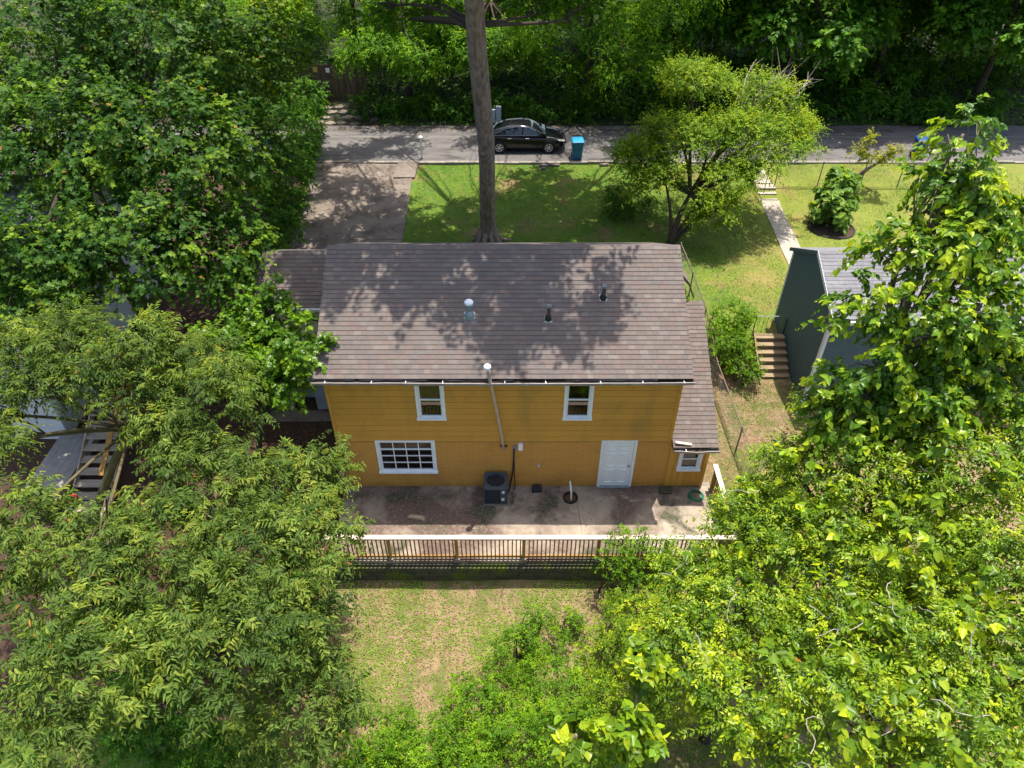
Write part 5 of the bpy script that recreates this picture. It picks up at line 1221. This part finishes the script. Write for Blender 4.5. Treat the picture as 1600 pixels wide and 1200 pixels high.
# ---- vine-draped thicket at lower right: three trees
FV = dict(dens=11, twigs=7, tlen=.50, nl=12, L=.105, wr=.46, pal='vine', pinnate=True, droop=.3, young=.5, shell=.3)
FH = dict(dens=1.9, twigs=3, tlen=.5, nl=7, L=.175, wr=.72, pal='vine', droop=.45, young=.6, shell=.75, lowcut=0)
def thicket(label, base, blobs, seed, singles, nm='vine_covered_tree'):
    t = tree(nm, label, 'tree', (*base, H(*base)), (base[0], base[1], 4.2), .15, blobs, FV, T_DIAM, GLOSSY, M_barkd, seed, limb_r=.05, group='vine covered trees at the lower right')
    r2 = np.random.RandomState(seed + 50)
    f = foliage(r2, blobs, pal='vine', **{a: b for a, b in FH.items() if a != 'pal'}); f['pos'] = f['pos'] + nrm(CAM - f['pos']) * .12
    add_leaves(t, f, T_HEART, GLOSSY, 'vine_leaves', singles, r2, 'vine')
    m = MB()
    for k in range(14):
        b = blobs[r2.randint(len(blobs))]; p = np.array(b[:3]) + nrm(r2.normal(size=3) + np.array([0, -.5, 1.])) * np.array(b[3:6]); pts = [p]; d = nrm(r2.normal(size=3) + np.array([0, 0, .6]))
        for j in range(9): d = nrm(d + r2.normal(size=3) * .45 - np.array([0, 0, .05])); pts.append(pts[-1] + d * .11)
        m.tube(pts, .007, 4)
    m.build('tendrils', M_barkg, t)
    return t
thicket('vine covered tree at middle right below the tall heart-leaved tree', (8.3, -5.2), [B(6.95, -4.0, 6.9, .8, .7, .7), B(8.15, -4.2, 7.1, 1.15, .9, .8), B(9.8, -4.1, 7.4, 1.0, .9, .8), B(6.25, -4.9, 5.9, 1.0, .9, .8), B(7.65, -5.35, 6.4, 1.25, 1, .8), B(9.05, -5.8, 6.9, 1.3, 1.1, .9), B(10.6, -5.5, 7.2, 1.2, 1, .9)], 21, 300)
thicket('vine covered tree in the lower right corner of the picture', (7.6, -9.3), [B(8.0, -7.0, 5.9, 1.3, 1.1, .9), B(9.0, -7.5, 6.4, 1.0, 1, .9), B(7.1, -9.0, 5.9, 1.25, 1.1, .9), B(8.0, -9.6, 6.4, 1.0, 1, .8), B(6.7, -10.6, 6.4, 1.1, 1, .8), B(5.4, -10.2, 5.9, 1.15, 1, .8), B(9.4, -9.2, 6.4, 1.0, 1, .9)], 22, 300)
thicket('vine covered tree draping over the right end of the patio railing', (4.9, -7.4), [B(5.35, -5.45, 4.9, 1.05, .95, .8), B(6.5, -6.5, 5.4, 1.2, 1.1, .9), B(4.1, -6.1, 3.9, .9, .85, .8), B(4.7, -7.35, 4.4, 1.1, 1, .9), B(5.8, -8.5, 5.4, 1.2, 1.1, .9), B(3.4, -8.0, 3.9, 1.0, 1, .8), B(4.35, -9.3, 4.9, 1.2, 1.1, .9), B(5.9, -4.2, 3.6, .9, .7, .8)], 23, 300)
# ---- saplings with big glossy leaves at the bottom
for (lb, x, y, z, r, sd) in (('sapling with large shiny heart-shaped leaves at the bottom centre', .92, -10.8, 6.9, .34, 31), ('sapling with large shiny leaves right of the bottom centre one', 1.75, -10.8, 6.9, .34, 32), ('sapling with large leaves standing over the thicket edge right of the back yard', 2.5, -8.6, 4.9, .42, 33)):
    tree('sapling', lb, 'sapling', (x, y + .4, H(x, y)), (x, y + .05, z - .3), .035, [B(x, y, z, r, r, r * .7), B(x + .1, y + .1, z - .5, r * .9, r * .9, r * .7)], dict(dens=16, twigs=3, tlen=.24, nl=5, L=.17, wr=.72, pal='vine', droop=.35, young=.6, shell=.3), T_HEART, GLOSSY, M_bark, sd, 'saplings at the bottom', limb_r=.012, singles=60, sub=False)
# ---- low shrubs around the back yard
FS = dict(dens=12, twigs=7, tlen=.34, nl=10, L=.08, wr=.5, pal='privet', droop=.22, young=.5)
SG = 'small-leaved shrubs in the back yard'
shrub('privet_shrub', 'small-leaved shrub reaching over the patio railing before the white door', [B(3.4, -3.0, 1.3, .62, .5, .55), B(2.9, -3.4, .7, .7, .55, .6), B(3.5, -3.6, .4, .8, .6, .7), B(4.3, -3.6, 1.0, .8, .6, .8)], dict(FS, dens=6.5), T_DIAM, 41, SG)
shrub('privet_shrub', 'upright slender shrub in the middle of the back yard right of the bare soil', [B(.52, -4.85, .2, .42, .42, .55), B(.2, -5.6, -.1, .7, .6, .7), B(1.55, -4.75, -.35, .6, .5, .45)], FS, T_DIAM, 42, SG)
shrub('privet_shrub', 'broad dense shrub mass at the bottom centre of the picture', [B(-.6, -6.9, .1, 1.2, 1, .7), B(1.2, -7.0, .4, 1.3, 1.1, .8), B(.3, -8.5, .8, 1.35, 1.2, .8), B(1.5, -8.8, 1.4, 1.3, 1.2, .9)], FS, T_DIAM, 43, SG)
shrub('privet_shrub', 'shrub at the bottom left edge of the back yard under the feathery tree', [B(-2.1, -8.2, .3, 1.2, 1.1, .7), B(-1.1, -8.8, .6, 1.1, 1, .7), B(-3.2, -8.2, .4, 1.1, 1.0, .7), B(-2.6, -9.4, .8, 1.2, 1.1, .8)], FS, T_DIAM, 44, SG)
shrub('privet_shrub', 'shrub between the middle back yard shrub and the vine thicket', [B(2.5, -6.1, .8, .95, .9, .8), B(2.6, -7.9, 1.4, 1.2, 1.1, .9), B(3.2, -5.0, .5, .8, .8, .8), B(3.4, -6.6, 1.9, 1.0, .9, .9)], dict(FS, pal='vine'), T_DIAM, 45, SG)
shrub('privet_shrub', 'shrub strip along the wire fence right of the patio end', [B(7.6, -.8, .5, .7, .8, .8), B(8.0, -2.2, 1.0, .9, .9, 1.0), B(7.3, -2.8, 1.5, .9, .8, 1.0), B(8.8, -.2, .4, .6, .8, .7)], dict(FS, pal='vine', L=.09), T_DIAM, 46, SG)
shrub('privet_shrub', 'dim shrub under the feathery trees left of the patio corner', [B(-6.4, -3.4, .2, .9, .9, .8), B(-7.6, -4.6, .4, 1.1, 1, .9), B(-5.9, -5.2, .2, .9, .9, .8)], dict(FS, pal='dark', L=.10), T_DIAM, 47, SG)
shrub('privet_shrub', 'dim shrub beneath the lower left trees near the picture edge', [B(-8.6, -7.6, .6, 1.4, 1.2, 1), B(-9.8, -5.8, .6, 1.2, 1.1, 1), B(-6.3, -8.9, .5, 1.4, 1.2, 1)], dict(FS, pal='dark', L=.11), T_DIAM, 48, SG)
shrub('privet_shrub', 'low shrub filling the lower right thicket near the picture edge', [B(9.2, -6.4, 3.4, 1.5, 1.2, 1.3), B(8.9, -8.6, 3.6, 1.4, 1.3, 1.3), B(7.2, -6.8, 3.0, 1.3, 1.2, 1.2), B(10.2, -4.4, 3.6, 1.5, 1.3, 1.4), B(7.6, -3.9, 3.0, 1.3, 1.2, 1.2)], dict(FS, pal='vine', L=.12, dens=7), T_DIAM, 50, SG)
shrub('privet_shrub', 'dim shrub in the shade below the big left maple', [B(-10.2, 6.0, 1.4, 1.2, 1.2, 1), B(-9.7, 9.0, 1.6, 1.3, 1.3, 1.1), B(-10.8, 11.4, 1.6, 1.3, 1.3, 1.1), B(-9.0, 3.6, 1.2, .8, .8, .9)], dict(FS, pal='dark', L=.12, dens=5), T_DIAM, 49, SG)

# ---- woodland beyond the street
def woodtree(label, pal, seed, blobs, base, L, T=T_OVAL, wr=.5, dens=2.6, pin=False, leafm=None):
    return tree('woodland_tree', label, 'tree', base, (base[0], base[1], base[2] + 7), .2, blobs, dict(dens=dens, twigs=6, tlen=.85, nl=9, L=L, wr=wr, pal=pal, droop=.4, young=.35, pinnate=pin), T, leafm or LEAF, M_barkd, seed, 'woodland trees beyond the street', limb_r=.1)
def proto(seed, pal, spread, h, L, T, wr, pin):
    r2 = np.random.RandomState(seed); bl = []
    for i in range(13):
        a = i * 2.4; rr_ = spread * (.25 + .75 * math.sqrt((i + .5) / 13)); z = 1.9 + (h - 1.9) * r2.uniform(.05, 1) * (1 - .25 * rr_ / spread); z = max(z, 1.7 + 1.3 * max(0, rr_ - 1.9))
        bl.append(B(rr_ * math.cos(a), rr_ * math.sin(a), z, r2.uniform(1.3, 2.0), r2.uniform(1.3, 1.9), r2.uniform(.9, 1.4)))
    return bl
WT = []
specs = [('wood', 3.6, 10, .22, T_LANCE, .42, False), ('dark', 3.8, 11, .26, T_MAPLE, .95, False), ('wood', 3.4, 9, .15, T_LANCE, .36, True)]
spots = [  # x, y, proto, scale, label
    (-6.6, 31.6, 0, .86, 'leafy tree with pointed leaf tips across the street, right of the board fence'),
    (4.6, 29.6, 2, 1.12, 'feathery dark tree hanging over the street behind the blue bin and black car'),
    (17.0, 31.4, 1, 1.1, 'broad-leaved dark tree across the street, right of the dead pale twigs'),
    (-1.4, 32.6, 0, .9, 'leafy tree directly behind the tall bare trunk across the street'),
    (9.6, 30.6, 2, 1.15, 'feathery tree across the street behind the spreading yellow green tree'),
    (23.3, 31.6, 1, 1.15, 'broad-leaved dark tree across the street behind the deep blue bin'),
    (29.5, 31.2, 1, 1.15, 'broad-leaved dark tree across the street at the right picture edge'),
    (13.0, 32.6, 1, 1.1, 'broad-leaved tree behind the dead pale twigs beyond the street'),
    (-10.5, 36.5, 2, 1.05, 'feathery tree standing right behind the dark board fence'),
    (-16.5, 33, 0, 1.0, 'leafy tree at the top left beyond the street, left of the board fence'),
    (1.5, 38.5, 0, 1.0, 'second-row leafy tree far behind the tall bare trunk'),
    (8.5, 39.5, 1, 1.05, 'second-row broad-leaved tree far behind the spreading tree'),
    (17.5, 41, 0, 1.1, 'second-row leafy tree at the top right of the woods'),
    (27, 41, 2, 1.15, 'second-row feathery tree at the top right corner'),
    (-5.5, 40.5, 1, 1.05, 'second-row broad-leaved tree at the top left of centre'),
    (-17, 42, 1, 1.1, 'second-row broad-leaved tree at the top left corner'),
    (-24, 34, 1, 1.1, 'broad-leaved dark tree beyond the street behind the big left maple'),
    (20.3, 36.2, 2, 1.15, 'second-row feathery tree between the broad-leaved trees at the top right'),
    (26.5, 36.5, 0, 1.1, 'second-row leafy tree above the deep blue bin at the top right'),
    (5.2, 35.0, 1, 1.05, 'second-row broad-leaved tree behind the feathery tree over the street'),
    (34, 36, 0, 1.1, 'leafy tree beyond the street past the right picture edge'),
]
for (x, y, p, s, lb) in spots:
    while len(WT) <= p: WT.append(None)
    if WT[p] is None:
        pal, spd, h, L, T, wr, pin = specs[p]; bl = proto(60 + p, pal, spd, h, L, T, wr, pin)
        H0 = H; H_ = None
        t = woodtree(lb, pal, 70 + p, bl, (0, 0, 0), L, T, wr, 3.6, pin); WT[p] = t
        for ch in t.children: ch.location = (0, 0, 0)
        t.location = (x, y, H(x, y)); t.scale = (s,) * 3; t.rotation_euler.z = p * 1.3
    else:
        copy_thing(WT[p], lb, (x, y, H(x, y)), rnd.uniform(0, 6.28), s)
# understorey along the far side of the street
us = shrub('verge_shrub', 'dark verge shrub right behind the black car across the street', [B(0, 0, .5, 1.5, .9, .8), B(1.8, .3, .7, 1.3, .9, .9), B(-1.7, .2, .6, 1.3, .9, .8)], dict(dens=5, twigs=5, tlen=.5, nl=8, L=.15, wr=.6, pal='dark', droop=.3), T_OVAL, 80, 'shrubs along the far verge')
for ch in us.children: ch.location = (0, 0, 0)
us.location = (2.4, 29.2, H(2.4, 29.2))
for i, (x, lb) in enumerate(((-3.4, 'dark verge shrub left of the grey utility pedestals'), (6.9, 'dark verge shrub across the street right of the blue bin'), (11.2, 'dark verge shrub behind the spreading yellow green tree'), (15.6, 'dark verge shrub across the street above the pollarded tree'), (19.6, 'dark verge shrub across the street left of the deep blue bin'), (23.8, 'dark verge shrub across the street right of the deep blue bin'), (28.0, 'dark verge shrub at the right end of the far verge'), (-7.2, 'dark verge shrub right of the flagstones'), (-14.8, 'dark verge shrub left of the flagstones'))):
    copy_thing(us, lb, (x, 29.3 + .3 * math.sin(i * 2), H(x, 29.3)), (0, 3.1)[i % 2] + .2 * math.sin(i), 1 + .15 * math.sin(i * 1.7))
for i, (x, y, s, lb) in enumerate(((19.6, 33.4, 1.7, 'larger understorey shrub between the dark trunks above the deep blue bin'), (25.6, 33.8, 1.8, 'larger understorey shrub at the top right between the dark trunks'), (14.6, 34.6, 1.6, 'larger understorey shrub in the woods behind the dead pale twigs'), (30.5, 34, 1.8, 'larger understorey shrub at the top right picture corner'))):
    copy_thing(us, lb, (x, y, H(x, y)), i * 1.1, s)
# ---- tufts, ground cover, litter (nobody could count these)
def scatter(name, label, cat, n, region, L, wr, pal, T, m, seed, flat=.5, dens=None, avoid=None, t0=.45, z0=None):
    r2 = np.random.RandomState(seed); x0, x1, y0, y1 = region
    x = r2.uniform(x0, x1, n); y = r2.uniform(y0, y1, n)
    g = np.sin(x * 1.7 + 2 * np.sin(y * .9)) + np.sin(y * 2.1 + 1.5 * np.sin(x * 1.1)) + r2.normal(size=n) * .9
    k = np.ones(n, bool) if dens is None else g > dens
    if avoid is not None: k &= ~avoid(x, y)
    x, y, g = x[k], y[k], g[k]; n = len(x); z = Hh(x, y) if z0 is None else (Hh(x, y) + .065 if z0 == 'drive' else np.full(n, z0))
    a = r2.uniform(0, 6.283, n); el = r2.uniform(.1, 1, n) * (1 - flat) * 1.5
    ax = np.stack([np.cos(a) * np.cos(el), np.sin(a) * np.cos(el), np.sin(el)], -1)
    up = nrm(np.array([0, 0, 1.]) + r2.normal(size=(n, 3)) * .3 - ax * .2)
    LL = L * r2.uniform(.5, 1.3, n)
    me = leaf_mesh(name, m, T, np.stack([x, y, z + .01], -1), ax, up, LL, LL * wr, palette(r2, pal, t0 + g * .12 + r2.normal(size=n) * .12))
    o = link(name, me); tag(o, label, cat, kind='stuff'); return o
PAL['straw'] = [(.10, .06, .028), (.20, .135, .068), (.29, .22, .12)]
PAL['litter'] = [(.07, .035, .018), (.16, .085, .035), (.30, .20, .09)]
drivebox = lambda x, y: ((x > -11) & (x < -5.05)) | ((x > 12.0 + (y - 8) * .062) & (x < 13.3 + (y - 8) * .062))
scatter('lawn_grass', 'short green grass of the front lawn around the tall trunk', 'grass', 90000, (-5.2, 12.2, 8, 22.5), .085, .22, 'grass', T_BLADE, DULL, 91, .35, -1.2, drivebox)
scatter('neighbour_grass', 'patchy sunlit grass of the right hand neighbouring lawn', 'grass', 60000, (12.2, 27, 8, 22.5), .085, .22, 'grass', T_BLADE, DULL, 92, .35, -.4, drivebox)
scatter('side_grass', 'patchy grass strip between the lean-to and the timber steps', 'grass', 22000, (6.2, 12, -3, 8), .08, .24, 'grass', T_BLADE, DULL, 93, .35, .5, lambda x, y: (x > 10.5) & (y > 3.9))
scatter('side_straw', 'dry straw lying between the lean-to and the timber steps', 'straw', 20000, (6.2, 10.5, -3, 7), .09, .12, 'straw', T_BLADE, DULL, 94, .85)
scatter('ground_cover', 'low weeds and small leaves covering the back yard soil', 'ground cover', 46000, (-6.2, 5.5, -10, -3.0), .06, .6, 'cover', T_DIAM, DULL, 95, .6, -.3)
scatter('dry_litter', 'brown dry leaf litter on the back yard soil', 'leaf litter', 20000, (-6.2, 5.5, -11, -3.0), .06, .4, 'straw', T_DIAM, DULL, 96, .9)
scatter('mulch_litter', 'dark brown fallen leaves on the mulch left of the house', 'leaf litter', 16000, (-12, -5.4, -7, 8), .08, .55, 'litter', T_DIAM, DULL, 97, .85)
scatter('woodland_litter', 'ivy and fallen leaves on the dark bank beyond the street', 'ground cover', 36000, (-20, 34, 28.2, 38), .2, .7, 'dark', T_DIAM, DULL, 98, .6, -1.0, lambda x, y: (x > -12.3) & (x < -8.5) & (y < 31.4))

scatter('driveway_litter', 'fallen leaves and twigs strewn on the driveway', 'leaf litter', 900, (-10.3, -5.5, 8, 22.4), .09, .5, 'litter', T_DIAM, DULL, 99, .9, z0='drive')
scatter('patio_litter', 'few small dry leaves on the patio floor', 'leaf litter', 160, (-5.2, 6.2, -2.6, -.2), .05, .5, 'litter', T_DIAM, DULL, 100, .9, z0=.006)
scatter('street_litter', 'dry leaves along the far edge of the street', 'leaf litter', 2600, (-14, 26, 27.0, 28.1), .09, .5, 'litter', T_DIAM, DULL, 101, .9, z0=1.215)
